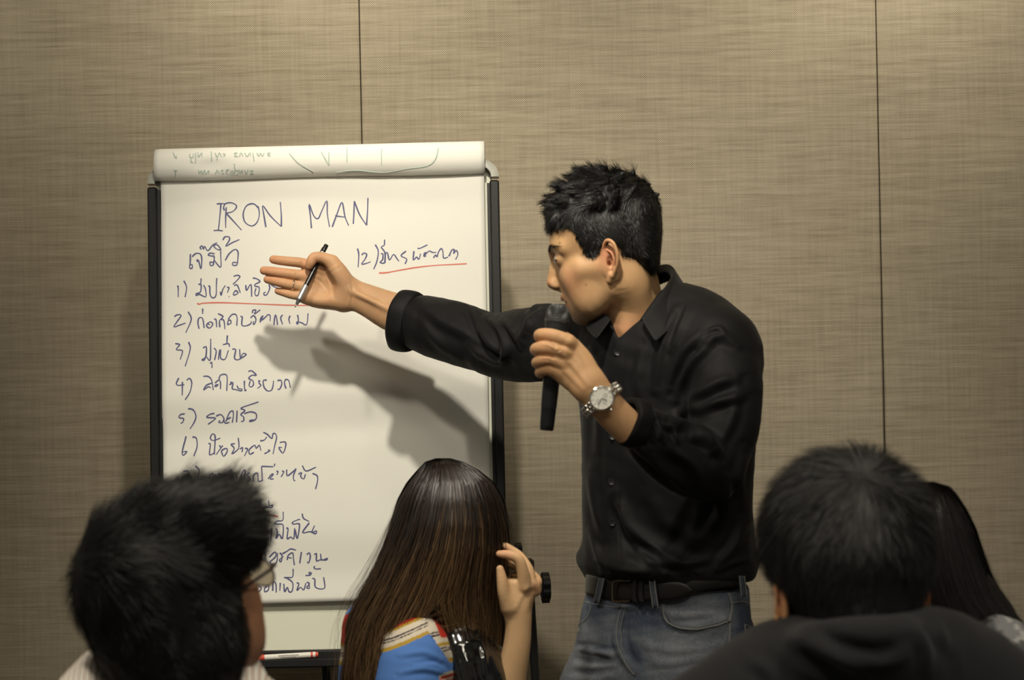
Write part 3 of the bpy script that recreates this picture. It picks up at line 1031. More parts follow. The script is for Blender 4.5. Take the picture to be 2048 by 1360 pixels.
# ================================================================== red marker lying in the pen tray
mk0, mk1, mk2 = [W(*ab(u, v), 0.040) for u, v in ((484, 1315), (534, 1311), (640, 1306))]
marker = thing('marker_pen', 'red capped marker pen with white label lying in the easel tray', 'marker', tuple(mk0))
ax_ = unit(mk2 - mk0)
L1 = np.linalg.norm(mk1 - mk0); L2 = np.linalg.norm(mk2 - mk0)
MB().lathe(mk0, ax_, [(0.004, 0), (0.0056, 0.002), (0.0062, L1 * .8), (0.0062, L1)], 20).build('cap', M['marker_red'], marker)
body = MB().lathe(mk0, ax_, [(0.0056, L1), (0.0058, L1 + 0.002), (0.0058, L2 - 0.014)], 20).build('barrel', M['marker_white'], marker)
MB().lathe(mk0, ax_, [(0.0060, L2 - 0.014), (0.0060, L2 - 0.010)], 20).build('red_band', M['marker_red'], body)
MB().lathe(mk0, ax_, [(0.0058, L2 - 0.010), (0.0058, L2 - 0.005)], 20).build('end_ring', M['marker_white'], body)
MB().lathe(mk0, ax_, [(0.0058, L2 - 0.005), (0.0048, L2)], 20).build('end_plug', M['marker_red'], marker)
lb = MB()
for k in range(26):
    x = L1 + 0.032 + k * 0.0013 * 1.15
    lb.box(mk0 + ax_ * (x - 0.004) + np.array([0, -0.0055, 0.0024]), (0.0009, 0.0006, 0.0018))
    if k < 20:
        lb.box(mk0 + ax_ * x + np.array([0, -0.0058, -0.0008]), (0.0008, 0.0006, 0.0013))
lb.build('label_print', M['dark_mark'], body, smooth=False)

# ================================================================== heads and hair (shared)
def frame(yaw_dir, pitch=0.0, roll=0.0):
    """columns: forward, left, up.  yaw_dir: horizontal facing (x, y); pitch > 0 looks down; roll > 0 leans the crown to the person's left"""
    f = np.array([yaw_dir[0], yaw_dir[1], 0.0]); f /= np.linalg.norm(f)
    u = np.array([0, 0, 1.0])
    l = np.cross(u, f)
    p = math.radians(pitch)
    f2 = f * math.cos(p) - u * math.sin(p)
    u2 = u * math.cos(p) + f * math.sin(p)
    r = math.radians(roll)
    l2 = l * math.cos(r) - u2 * math.sin(r)
    u3 = u2 * math.cos(r) + l * math.sin(r)
    return np.stack([f2, l2, u3], 1)


def poly_sdf(x, z, poly):
    """signed distance to a polygon in the x-z plane, negative inside (broadcasts)"""
    p = np.asarray(poly, float)
    best = None; inside = None
    n = len(p)
    for i in range(n):
        a, b = p[i], p[(i + 1) % n]
        dx, dz = b - a
        t = np.clip(((x - a[0]) * dx + (z - a[1]) * dz) / (dx * dx + dz * dz), 0, 1)
        d = (x - a[0] - t * dx) ** 2 + (z - a[1] - t * dz) ** 2
        c = ((a[1] > z) != (b[1] > z)) & (x < (b[0] - a[0]) * (z - a[1]) / ((b[1] - a[1]) or 1e-9) + a[0])
        best = d if best is None else np.minimum(best, d)
        inside = c if inside is None else inside ^ c
    return np.sqrt(best) * np.where(inside, -1, 1)


def add_skull(V, male=True, mouth=0.0):
    e, c = V.ell, V.chain
    e((-0.006, 0, 0.045), (0.098, 0.076, 0.087), k=0.02)
    e((0.040, 0, 0.052), (0.071, 0.063, 0.058), k=0.03)
    e((0.048, 0, -0.022), (0.055, 0.054, 0.066), k=0.03)
    e((0.082, 0, -0.018), (0.028, 0.026, 0.040), k=0.016)
    # brow ridge, cheek bones
    for s in (-1, 1):
        c([(0.103, 0.008 * s, 0.034), (0.097, 0.028 * s, 0.038), (0.080, 0.050 * s, 0.033)], (0.009, 0.010, 0.010), k=0.02, n=3)
        e((0.071, 0.037 * s, -0.014), (0.024, 0.019, 0.020), k=0.026)
        c([(0.004, 0.062 * s, -0.012), (0.050, 0.060 * s, -0.008)], (0.012, 0.012), k=0.02, n=1)
        # jaw
        c([(-0.002, 0.053 * s, -0.020), (0.006, 0.050 * s, -0.048), (0.042, 0.040 * s, -0.073), (0.072, 0.014 * s, -0.078)], (0.018, 0.018, 0.016, 0.014), k=0.032, n=3)
        e((0.046, 0.040 * s, -0.044), (0.034, 0.018, 0.034), k=0.032)
        e((-0.034, 0.028 * s, -0.045), (0.040, 0.030, 0.048), k=0.03)
    e((0.070, 0, -0.064), (0.030, 0.032, 0.030), k=0.02)
    e((0.081, 0, -0.076), (0.016, 0.018, 0.014), k=0.014)
    e((0.083, 0, -0.048), (0.021, 0.031, 0.024), k=0.014)


def add_face(V, open_=0.0):
    e, c = V.ell, V.chain
    for s in (-1, 1):
        e((0.110, 0.033 * s, 0.017), (0.010, 0.016, 0.010), k=0.014, mode='sub')
        # lids over the eyeball
        e((0.0895, 0.0355 * s, 0.0160), (0.0158, 0.0175, 0.0145), k=0.005)
        c([(0.1090, 0.022 * s, 0.0145), (0.1085, 0.034 * s, 0.0160), (0.1000, 0.0500 * s, 0.0145)], (0.0012, 0.0027, 0.0015), k=0.001, n=3, mode='sub')
        c([(0.1040, 0.020 * s, 0.0235), (0.1045, 0.034 * s, 0.0262), (0.0975, 0.050 * s, 0.0215)], (0.0012, 0.0014, 0.001), k=0.004, n=3, mode='sub')
    # nose
    c([(0.109, 0, 0.030), (0.1105, 0, 0.014), (0.119, 0, -0.004), (0.1245, 0, -0.017)], (0.0085, 0.0080, 0.0092, 0.0092), k=0.014, n=4)
    e((0.1235, 0, -0.0180), (0.0105, 0.0110, 0.0092), k=0.008)
    e((0.110, 0, -0.010), (0.014, 0.0115, 0.022), k=0.012)
    for s in (-1, 1):
        e((0.1165, 0.0125 * s, -0.0215), (0.0115, 0.0072, 0.0085), k=0.005)
        e((0.1195, 0.0080 * s, -0.0300), (0.0060, 0.0036, 0.0040), k=0.003, mode='sub')
        c([(0.114, 0.020 * s, -0.020), (0.104, 0.027 * s, -0.036)], (0.0018, 0.0015), k=0.010, n=1, mode='sub')
    c([(0.121, 0, -0.026), (0.111, 0, -0.031)], (0.0045, 0.004), k=0.005, n=1)
    # lips
    dz = open_
    c([(0.088, -0.0285, -0.0515), (0.1035, -0.012, -0.0465), (0.1085, 0, -0.0480), (0.1035, 0.012, -0.0465), (0.088, 0.0285, -0.0515)],
      (0.0022, 0.0048, 0.0056, 0.0048, 0.0022), k=0.005, n=4)
    c([(0.086, -0.026, -0.0555 - dz * .4), (0.0990, -0.010, -0.0590 - dz), (0.1005, 0, -0.0600 - dz), (0.0990, 0.010, -0.0590 - dz), (0.086, 0.026, -0.0555 - dz * .4)],
      (0.0022, 0.0050, 0.0058, 0.0050, 0.0022), k=0.005, n=4)
    c([(0.087, -0.0300, -0.0530), (0.105, -0.010, -0.0535 - dz * .5), (0.108, 0, -0.0535 - dz * .5), (0.105, 0.010, -0.0535 - dz * .5), (0.087, 0.0300, -0.0530)],
      (0.0020, 0.0016 + dz * .42, 0.0012 + dz * .45, 0.0016 + dz * .42, 0.0020), k=0.002, n=4, mode='sub')
    c([(0.097, -0.010, -0.0720 - dz), (0.0995, 0, -0.0725 - dz), (0.097, 0.010, -0.0720 - dz)], (0.003, 0.0035, 0.003), k=0.010, n=2, mode='sub')


def add_ear(V, s, tilt=0.12, out=0.0, c0=(-0.004, 0.0, -0.005), scale=1.0):
    """s = +1 the left ear, -1 the right one"""
    def E_(x, y, z):
        x, z = x * scale, z * scale
        xx = x * math.cos(tilt) - z * math.sin(tilt); zz = x * math.sin(tilt) + z * math.cos(tilt)
        return (c0[0] + xx, s * (0.0725 + out + y * scale - xx * 0.35), c0[2] + zz)
    V.ell(E_(-0.008, 0.000, 0.000), (0.017 * scale, 0.005, 0.028 * scale), k=0.006)
    helix = [E_(0.004, 0.002, 0.004), E_(0.003, 0.005, 0.020), E_(-0.006, 0.009, 0.031), E_(-0.018, 0.011, 0.026), E_(-0.023, 0.011, 0.010), E_(-0.020, 0.009, -0.008), E_(-0.010, 0.006, -0.022)]
    V.chain(helix, (0.0028, 0.0030, 0.0033, 0.0035, 0.0036, 0.0036, 0.0036), k=0.003, n=4)
    V.chain([E_(-0.006, 0.004, -0.022), E_(-0.002, 0.003, -0.029)], (0.0060, 0.0050), k=0.004, n=2)
    V.chain([E_(-0.012, 0.006, -0.012), E_(-0.0155, 0.007, 0.002), E_(-0.012, 0.007, 0.012), E_(-0.004, 0.005, 0.017)], (0.0028, 0.0028, 0.0026, 0.0018), k=0.002, n=4)
    V.chain([E_(0.004, 0.003, -0.004), E_(0.003, 0.004, -0.010)], (0.0036, 0.0032), k=0.003, n=2)
    V.ell(E_(-0.0065, 0.006, -0.001), (0.0062, 0.0060, 0.0100), k=0.003, mode='sub')
    V.ell(E_(-0.0045, 0.000, -0.004), (0.0035, 0.0060, 0.0045), k=0.003, mode='sub')
    V.chain([E_(-0.006, 0.008, 0.024), E_(-0.015, 0.009, 0.019), E_(-0.018, 0.009, 0.006)], (0.0016, 0.0017, 0.0014), k=0.002, n=4, mode='sub')


def skin_colour(p, base, red, dark):
    """p in head space"""
    x, y, z = p.T
    c = np.tile(np.array(base, float), (len(p), 1))

    def blend(wt, col):
        nonlocal c
        wt = np.clip(wt, 0, 1)[:, None]
        c = c * (1 - wt) + np.array(col) * wt
    g = lambda cx, cy, cz, r: np.exp(-(((x - cx) ** 2 + (np.abs(y) - cy) ** 2 + (z - cz) ** 2) / r ** 2))
    blend(0.45 * g(0.075, 0.048, -0.025, 0.030), red)                      # cheek
    blend(0.55 * g(0.128, 0.0, -0.018, 0.014), red)                        # nose tip
    blend(0.75 * g(-0.012, 0.078, 0.004, 0.026) * (np.abs(y) > 0.066), red)   # ear
    blend(0.85 * g(0.098, 0.008, -0.048, 0.021) * (z > -0.0535) * (z < -0.0425), np.array(red) * 0.72)
    blend(0.85 * g(0.094, 0.008, -0.062, 0.019) * (z < -0.054), np.array(red) * 0.80)
    blend(0.35 * g(0.098, 0.033, 0.008, 0.015), dark)                      # round the eye
    stub = ss(-z, 0.055, 0.085) * ss(x, -0.01, 0.05) + 0.5 * ss(-z, 0.03, 0.06) * np.exp(-((x - 0.015) / 0.03) ** 2)
    blend(0.34 * stub, dark)
    return c


def strands(root, nrm, flow, length, S, lift, curl=0.0, grav=0.0, seed=3, clump=0.3, cfreq=160.0):
    """short hair: grow from the roots along the flow direction, lifted by the normal"""
    r = np.random.default_rng(seed)
    n = len(root)
    L = length * r.uniform(0.65, 1.15, n)
    t = unit(flow - nrm * (flow * nrm).sum(1, keepdims=True))
    j = np.stack([wob(root, cfreq, seed + k) for k in range(3)], 1)
    t = unit(t + clump * j + r.normal(0, 0.10, (n, 3)))
    d = unit(t + nrm * (lift * r.uniform(0.6, 1.3, n))[:, None])
    path = np.zeros((n, S, 3))
    p = root - nrm * 0.002
    path[:, 0] = p
    for i in range(1, S):
        d = unit(d - nrm * (lift * 1.1 / S) + t * 0.16 + np.array([0, 0, -grav / S]) + (curl * j[:, [1, 2, 0]] / S))
        p = p + d * (L / (S - 1))[:, None]
        path[:, i] = p
    side = unit(np.cross(np.gradient(path, axis=1), nrm[:, None, :] + r.normal(0, 0.25, (n, 1, 3))))
    return path, side


def hair_obj(name, path, side, width, material, parent, base, tip=None, var=0.35, seed=5, taper=0.25):
    r = np.random.default_rng(seed)
    v, f = ribbons(path, width, side, taper)
    n, S, _ = path.shape
    c0 = np.array(base)[None, :] * (1 + var * r.normal(0, 1, (n, 1))).clip(0.35, 2.4)
    if tip is None:
        c = np.repeat(c0[:, None, :], S, 1)
    else:
        c1 = np.array(tip)[None, :] * (1 + var * r.normal(0, 1, (n, 1))).clip(0.4, 2.0)
        off = r.normal(0, 0.12, (n, 1))
        t = ss(np.linspace(0, 1, S)[None, :] + off, 0.35, 0.95)[:, :, None]
        c = c0[:, None, :] * (1 - t) + c1[:, None, :] * t
    c = np.repeat(c, 2, axis=1).reshape(-1, 3)
    o = mesh_obj(name, v, f, material, parent, col=c)
    return o


def sample_roots(v, f, nrm, count, seed=1, weight=None):
    r = np.random.default_rng(seed)
    a = v[f[:, 0]]; area = np.linalg.norm(np.cross(v[f[:, 2]] - a, v[f[:, 3]] - v[f[:, 1]]), axis=1)
    if weight is not None:
        area = area * weight[f[:, 0]]
    fi = r.choice(len(f), count, p=area / area.sum())
    w4 = r.dirichlet((1, 1, 1, 1), count)
    p = (v[f[fi]] * w4[:, :, None]).sum(1)
    n = unit((nrm[f[fi]] * w4[:, :, None]).sum(1))
    return p, n

# ================================================================== the speaker
MX = P(1335, 1360, 3.8)[0]
man = thing('person', 'standing man in black shirt and jeans pointing at the flip chart and holding a microphone', 'person', (float(MX), 3.8, 0.0))
SK, RED, DK = (0.46, 0.280, 0.138), (0.50, 0.195, 0.110), (0.16, 0.10, 0.065)

# --- head
HR = frame((-math.cos(math.radians(10)), math.sin(math.radians(10))), 10.0, 0.0)
ear_pt = P(1222, 530, 3.725)
HS = np.array([0.815, 0.97, 0.96])
HO = ear_pt - HR @ (np.array([-0.012, 0.078, -0.0125]) * HS)
h2w = lambda q: HO + (np.asarray(q, float) * HS) @ HR.T
w2h = lambda q: ((np.asarray(q, float) - HO) @ HR) / HS


def hp(u, v, y=0.0):
    """the point of head space seen at a pixel, on the plane at this distance left of the middle"""
    o = w2h(np.array([0, 0, CAMZ])); d = w2h(P(u, v, 1.0)) - o
    t = (y - o[1]) / d[1]
    return o + t * d


V = Vol((-0.13, -0.10, -0.26), (0.15, 0.10, 0.15), 0.0016)
add_skull(V)
add_face(V, 0.0068)
add_ear(V, 1, tilt=0.10, scale=1.12)
add_ear(V, -1, tilt=0.10)
nk = [w2h(P(1262, 585, 3.83)), w2h(P(1282, 650, 3.82)), w2h(P(1300, 720, 3.81))]
V.chain(nk, (0.056, 0.057, 0.060), k=0.035, n=3)
V.chain([(-0.030, 0.050, -0.050), w2h(P(1268, 620, 3.775)), w2h(P(1256, 662, 3.765))], (0.010, 0.011, 0.010), k=0.04, n=3)      # neck muscle
V.chain([w2h(P(1266, 630, 3.81)), w2h(P(1262, 690, 3.83))], (0.044, 0.075), k=0.035, n=1)
hv, hf = V.mesh()
hcol = skin_colour(hv, SK, RED, DK)
mslit = np.exp(-((hv[:, 2] + 0.0565) / 0.0022) ** 2) * (hv[:, 0] > 0.078) * (np.abs(hv[:, 1]) < 0.031)
hcol *= (1 - 0.75 * mslit)[:, None]
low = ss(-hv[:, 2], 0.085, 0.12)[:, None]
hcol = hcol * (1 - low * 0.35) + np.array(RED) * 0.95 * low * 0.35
for q, r_ in ((hp(1124, 487, 0.035), 0.0022), (hp(1173, 570, 0.06), 0.0017), (hp(1149, 512, 0.05), 0.0010)):     # moles
    d = np.hypot(hv[:, 0] - q[0], hv[:, 2] - q[2]); m = (hv[:, 1] > 0)
    hcol[m] *= (1 - 0.65 * np.exp(-(d[m] / r_) ** 2))[:, None]
head_w = h2w(hv)


# --- hands.  fingers are chains rooted in the palm, every joint a station
def hand_vol(lo, hi, h=0.0013):
    return Vol(lo, hi, h)


def box_of(pts, m):
    p = np.vstack(pts)
    return p.min(0) - m, p.max(0) + m


# right hand: palm to the camera, in front of the chart
YH = 4.345
fing = {
    'index': ([(665, 550, 4.345), (612, 528, 4.337), (578, 523, 4.333), (560, 521, 4.335), (547, 519, 4.339)], (0.0130, 0.0100, 0.0092, 0.0088, 0.0080)),
    'middle': ([(665, 560, 4.347), (603, 551, 4.339), (566, 546, 4.333), (545, 543, 4.335), (528, 541, 4.341)], (0.0130, 0.0105, 0.0095, 0.0090, 0.0080)),
    'ring': ([(665, 575, 4.349), (606, 573, 4.341), (573, 568, 4.333), (552, 563, 4.335), (535, 559, 4.342)], (0.0130, 0.0100, 0.0092, 0.0086, 0.0076)),
    'little': ([(668, 592, 4.351), (612, 593, 4.343), (585, 590, 4.336), (570, 586, 4.336), (556, 582, 4.341)], (0.0130, 0.0088, 0.0080, 0.0075, 0.0066)),
}
allp = [PP([(520, 480, YH), (830, 720, 4.325)])]
lo, hi = box_of(allp, 0.03)
V = Vol(lo - [0, 0.05, 0], hi + [0, 0.05, 0], 0.0013)
for k_, (pts, rr) in fing.items():
    V.chain(PP(pts), rr, k=0.0025 if k_ != 'index' else 0.002, n=4)
# palm
wd = unit(P(640, 610, YH) - P(655, 535, YH))
V.chain(PP([(612, 562, 4.345), (650, 572, 4.345), (690, 588, 4.341)]), (0.0395, 0.0400, 0.0300), r2=(0.0125, 0.0150, 0.0190), wdir=wd, k=0.008, n=3)
V.chain(PP([(690, 602, 4.335), (640, 598, 4.337), (618, 595, 4.340)]), (0.0150, 0.0155, 0.0105), k=0.016, n=3)           # heel of the hand
V.chain(PP([(692, 572, 4.331), (676, 545, 4.325), (664, 524, 4.323)]), (0.0200, 0.0185, 0.0125), k=0.014, n=3)            # thumb root
V.chain(PP([(664, 524, 4.323), (646, 516, 4.321), (629, 515, 4.319), (622, 524, 4.317), (619, 532, 4.319)]), (0.0122, 0.0108, 0.0100, 0.0092, 0.0078), k=0.006, n=4)
V.ell(P(640, 568, 4.321), (0.020, 0.010, 0.018), k=0.020, mode='sub')                                                    # hollow of the palm
# wrist and forearm
V.chain(PP([(690, 590, 4.341), (712, 592, 4.337), (742, 604, 4.333), (780, 622, 4.327), (840, 645, 4.315)]), (0.0300, 0.0285, 0.0310, 0.0365, 0.042),
        r2=(0.021, 0.0200, 0.0225, 0.028, 0.034), wdir=wd, k=0.012, n=3)
V.chain(PP([(700, 580, 4.320), (745, 602, 4.307), (790, 625, 4.297)]), (0.004, 0.004, 0.004), k=0.010, n=3)                # tendon
rv, rf = V.mesh()
su = [([(702, 560), (706, 585), (702, 612)], -0.0016, 4), ([(692, 566), (697, 590), (694, 606)], -0.0008, 3), ([(655, 548), (664, 566), (668, 596)], -0.0012, 4),
      ([(618, 552), (640, 562), (655, 580)], -0.0008, 3), ([(603, 520), (602, 534)], -0.0008, 2.5), ([(578, 513), (577, 533)], -0.0007, 2.2), ([(592, 541), (591, 560)], -0.0008, 2.5),
      ([(566, 537), (565, 556)], -0.0007, 2.2), ([(573, 559), (571, 578)], -0.0007, 2.2), ([(583, 582), (582, 599)], -0.0007, 2.2), ([(646, 505), (649, 528)], -0.0008, 3),
      ([(706, 575), (745, 592), (790, 612)], -0.001, 6)]
rv = sculpt(rv, rf, su)
uu, vv = proj(rv)
rcol = np.tile(np.array((0.52, 0.305, 0.160)), (len(rv), 1))
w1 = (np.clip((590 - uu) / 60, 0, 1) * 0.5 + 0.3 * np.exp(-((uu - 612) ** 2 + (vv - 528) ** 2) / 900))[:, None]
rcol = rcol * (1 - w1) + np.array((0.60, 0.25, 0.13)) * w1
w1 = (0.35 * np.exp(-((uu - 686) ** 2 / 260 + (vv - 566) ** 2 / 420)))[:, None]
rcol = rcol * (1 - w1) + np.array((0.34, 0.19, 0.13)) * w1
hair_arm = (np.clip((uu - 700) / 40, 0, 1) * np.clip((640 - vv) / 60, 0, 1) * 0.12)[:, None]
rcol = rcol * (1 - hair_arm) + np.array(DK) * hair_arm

# left hand: back to the camera, fingers closed round the microphone
YL = 3.47
MIC_T, MIC_B = P(1114, 640, 3.515), P(1093, 861, 3.515)
lo, hi = box_of([PP([(1055, 640, 3.43), (1290, 900, 3.58)])], 0.02)
V = Vol(lo, hi, 0.0013)
wl = unit(P(1166, 716, YL) - P(1122, 760, YL))
FG = [
    ([(1136, 684, 3.472), (1104, 672, 3.470), (1082, 670, 3.482), (1081, 674, 3.512), (1096, 676, 3.536)], (0.0125, 0.0110, 0.0098, 0.0090, 0.0078)),
    ([(1128, 704, 3.470), (1095, 696, 3.467), (1075, 698, 3.480), (1074, 701, 3.512), (1090, 702, 3.538)], (0.0125, 0.0112, 0.0102, 0.0090, 0.0078)),
    ([(1122, 724, 3.472), (1094, 719, 3.470), (1077, 724, 3.484), (1076, 727, 3.512), (1090, 728, 3.536)], (0.0120, 0.0106, 0.0096, 0.0086, 0.0074)),
    ([(1120, 742, 3.476), (1097, 738, 3.475), (1082, 743, 3.488), (1081, 747, 3.512), (1092, 748, 3.532)], (0.0115, 0.0094, 0.0085, 0.0078, 0.0068)),
]
for pts, rr in FG:
    V.chain(PP(pts), rr, k=0.0018, n=4)
V.chain(PP([(1126, 712, 3.480), (1150, 738, 3.478), (1178, 772, 3.474)]), (0.0335, 0.0330, 0.0255), r2=(0.0130, 0.0165, 0.0175), wdir=wl, k=0.008, n=3)
V.chain(PP([(1172, 748, 3.487), (1150, 705, 3.510), (1130, 678, 3.538), (1112, 668, 3.548), (1098, 668, 3.546)]), (0.018, 0.0165, 0.0115, 0.0100, 0.0085), k=0.008, n=3)     # thumb behind
V.chain(PP([(1178, 770, 3.474), (1202, 798, 3.478), (1228, 828, 3.490), (1264, 862, 3.505)]), (0.0255, 0.0258, 0.0262, 0.0262), r2=(0.0185, 0.0190, 0.0215, 0.024), wdir=wl, k=0.012, n=3)
V.chain([MIC_T + (MIC_B - MIC_T) * t for t in (0.02, 1)], 0.0128, k=0, n=1, mode='sub')
lv, lf = V.mesh()
su = [([(1100, 688), (1125, 692), (1140, 700)], -0.0012, 4), ([(1084, 684), (1100, 686), (1112, 694)], -0.0026, 3), ([(1082, 711), (1098, 711), (1108, 716)], -0.0026, 3),
      ([(1084, 733), (1098, 731), (1108, 735)], -0.0024, 3), ([(1142, 682), (1170, 720), (1190, 770)], 0.0010, 6), ([(1122, 706), (1150, 736), (1178, 772)], 0.0011, 5),
      ([(1116, 727), (1140, 752), (1165, 778)], 0.0009, 5), ([(1130, 676), (1136, 684), (1134, 692)], 0.0016, 7), ([(1118, 702), (1122, 708)], 0.0014, 6)]
lv = sculpt(lv, lf, su)
uu, vv = proj(lv)
lcol = np.tile(np.array((0.60, 0.355, 0.180)), (len(lv), 1))
w1 = (0.35 * np.exp(-((uu - 1085) ** 2) / 500))[:, None]
lcol = lcol * (1 - w1) + np.array((0.60, 0.30, 0.15)) * w1

# --- torso core under the clothes (coarse), shares the body mesh
FW = np.array([-math.sin(math.radians(40)), -math.cos(math.radians(40)), 0])
LF = np.array([-FW[1], FW[0], 0])            # his left
V = Vol((-0.30, 3.4, 0.8), (0.6, 4.40, 1.56), 0.008)
V.chain(PP([(1335, 1180, 3.82), (1338, 950, 3.82), (1330, 800, 3.83), (1315, 730, 3.83)]), (0.12, 0.12, 0.12, 0.08), r2=(0.08, 0.08, 0.07, 0.05), wdir=LF, k=0.02, n=3)
V.chain(PP([(1300, 740, 3.83), (1200, 690, 3.90), (1060, 690, 4.10), (960, 680, 4.19), (830, 642, 4.30)]), (0.05, 0.045, 0.042, 0.040, 0.034), k=0.02, n=3)
V.chain(PP([(1350, 760, 3.80), (1440, 720, 3.71), (1440, 850, 3.64), (1415, 920, 3.615), (1340, 895, 3.56), (1275, 862, 3.52)]), (0.05, 0.045, 0.042, 0.040, 0.037, 0.030), k=0.02, n=3)
tv, tf = V.mesh()
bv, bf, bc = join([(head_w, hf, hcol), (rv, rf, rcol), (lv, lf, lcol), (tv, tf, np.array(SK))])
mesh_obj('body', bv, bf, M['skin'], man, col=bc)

# --- eyes
ev, ef, ec = [], [], []
for s in (-1, 1):
    n_u, n_v = 24, 16
    c0 = np.array([0.0920, 0.0355 * s, 0.0158]); r0 = 0.0138
    gaze = unit(np.array([1.0, -0.05, -0.12]))
    vs = []
    for i in range(n_v + 1):
        for j in range(n_u):
            th, ph = PI * i / n_v, 2 * PI * j / n_u
            vs.append((math.sin(th) * math.cos(ph), math.sin(th) * math.sin(ph), math.cos(th)))
    vs = np.array(vs)
    gaze = unit(np.array([1.0, 0.80 * s, -0.10]))
    ca = vs @ gaze
    col = np.where(ca[:, None] > 0.955, (0.004, 0.003, 0.003), np.where(ca[:, None] > 0.86, (0.03, 0.014, 0.008), (0.30, 0.25, 0.20)))
    ff = np.array([(i * n_u + j, (i + 1) * n_u + j, (i + 1) * n_u + (j + 1) % n_u, i * n_u + (j + 1) % n_u) for i in range(n_v) for j in range(n_u)])
    mesh_obj('eye', h2w(c0 + vs * r0), ff, M['eye'], man, col=col)

# --- hair: a solid cap, tufts, then strands
hairline = [hp(1098, 466), hp(1072, 440), hp(1072, 395), hp(1110, 345), hp(1165, 320), hp(1240, 330), hp(1320, 355), hp(1368, 440), hp(1370, 500), hp(1350, 560),
            hp(1318, 560, .03), hp(1285, 556, .05), hp(1262, 540, .06), hp(1246, 512, .07), hp(1238, 490, .07), hp(1222, 482, .07), hp(1206, 488, .07), hp(1198, 505, .07), hp(1190, 532, .07),
            hp(1180, 526, .07), hp(1170, 508, .07), hp(1162, 488, .06), hp(1154, 470, .05), hp(1148, 460, .05), hp(1130, 455, .03)]
hairline = np.array(hairline)[:, [0, 2]]
V = Vol((-0.14, -0.105, -0.08), (0.16, 0.105, 0.20), 0.0017)
V.ell((-0.002, 0, 0.046), (0.100, 0.083, 0.090), k=0.02)
V.ell((0.036, 0, 0.070), (0.077, 0.067, 0.062), k=0.03)
V.ell(hp(1120, 418), (0.022, 0.050, 0.022), k=0.02)
V.ell(hp(1180, 385), (0.045, 0.058, 0.028), k=0.03)
V.ell(hp(1250, 388), (0.045, 0.062, 0.026), k=0.03)
V.ell(hp(1290, 430), (0.030, 0.058, 0.045), k=0.03)
V.ell(hp(1294, 500), (0.022, 0.056, 0.045), k=0.03)
rt = np.random.default_rng(21)
for i in range(90):      # tufts
    th = rt.uniform(0, 2 * PI); ph = rt.uniform(0.05, 1.25)
    d = np.array([math.cos(th) * math.sin(ph), math.sin(th) * math.sin(ph), math.cos(ph)])
    p0 = np.array([0.0, 0, 0.055]) + d * np.array([0.105, 0.080, 0.090])
    fl = np.array([0.8 if d[0] > -0.3 else -0.4, 0.2 * rt.normal(), 0.25]) + 0.45 * rt.normal(size=3)
    p1 = p0 + unit(fl) * rt.uniform(0.014, 0.028) + d * 0.004
    V.chain([p0, (p0 + p1) / 2 + d * 0.004, p1], (0.010, 0.0075, 0.0028), k=0.005, n=2)
for (a, b, r_) in (((1165, 372), (1170, 343), 0.009), ((1150, 378), (1146, 355), 0.008), ((1190, 372), (1196, 352), 0.009), ((1110, 410), (1090, 402), 0.010), ((1112, 430), (1090, 428), 0.010),
                   ((1130, 392), (1112, 376), 0.010), ((1270, 378), (1300, 368), 0.010), ((1300, 400), (1318, 388), 0.010), ((1120, 440), (1100, 452), 0.010), ((1140, 450), (1126, 460), 0.009)):
    V.chain([hp(*a, 0.01), hp(*b, 0.01)], (r_, 0.002), k=0.006, n=1)
sl, X, Yy, Z = V.block(V.lo, V.lo + (V.n - 1) * V.h)
ang = poly_sdf(X, Z, hairline) + 0.004 * np.sin(X * 420) * np.sin(Z * 380 + 1)
V.g = np.maximum(V.g, np.broadcast_to(ang, V.g.shape)).astype(F32)
cv, cf = V.mesh()
cn = normals(cv, cf)
cap_w = h2w(cv)
HC = (0.0068, 0.0062, 0.0060)
cap = mesh_obj('hair', cap_w, cf, M['hair'], man, col=np.array(HC) * 0.6)
pd = poly_sdf(cv[:, 0], cv[:, 2], hairline)
wt = (cn[:, 2] > -0.75) * (pd < 0.002) * (1 - 0.0 * pd)
root, rn = sample_roots(cv, cf, cn, 24000, 2, wt + 1e-6)
top = ss(root[:, 2], 0.055, 0.115)[:, None]
fwd = ss(root[:, 0], -0.05, 0.03)[:, None]
flow_top = np.array([0.9, 0.25, 0.3]) * fwd + np.array([0.5, 0.5, -0.1]) * (1 - fwd)
flow_side = np.array([-0.25, 0, -1.0])
flow = flow_top * top + flow_side * (1 - top)
Lh = 0.009 + 0.014 * top[:, 0]
path, side = strands(root, rn, flow, 1.0, 7, 0.34, curl=0.6, seed=4, clump=0.45, cfreq=170)
path = root[:, None, :] + (path - path[:, :1]) * Lh[:, None, None]
hair_obj('hair_strands', h2w(path), side @ HR.T, 0.0007, M['hair'], cap, HC, var=0.5)['kind'] = 'stuff'
# lashes along the upper lids
for s in (1, -1):
    MB().tube(h2w(np.array([(0.1066, 0.022 * s, 0.0168), (0.1070, 0.030 * s, 0.0190), (0.1056, 0.038 * s, 0.0196), (0.1020, 0.046 * s, 0.0182), (0.0975, 0.0520 * s, 0.0155)])), 0.0009, 6).build('eyelashes', M['dark_mark'], man)
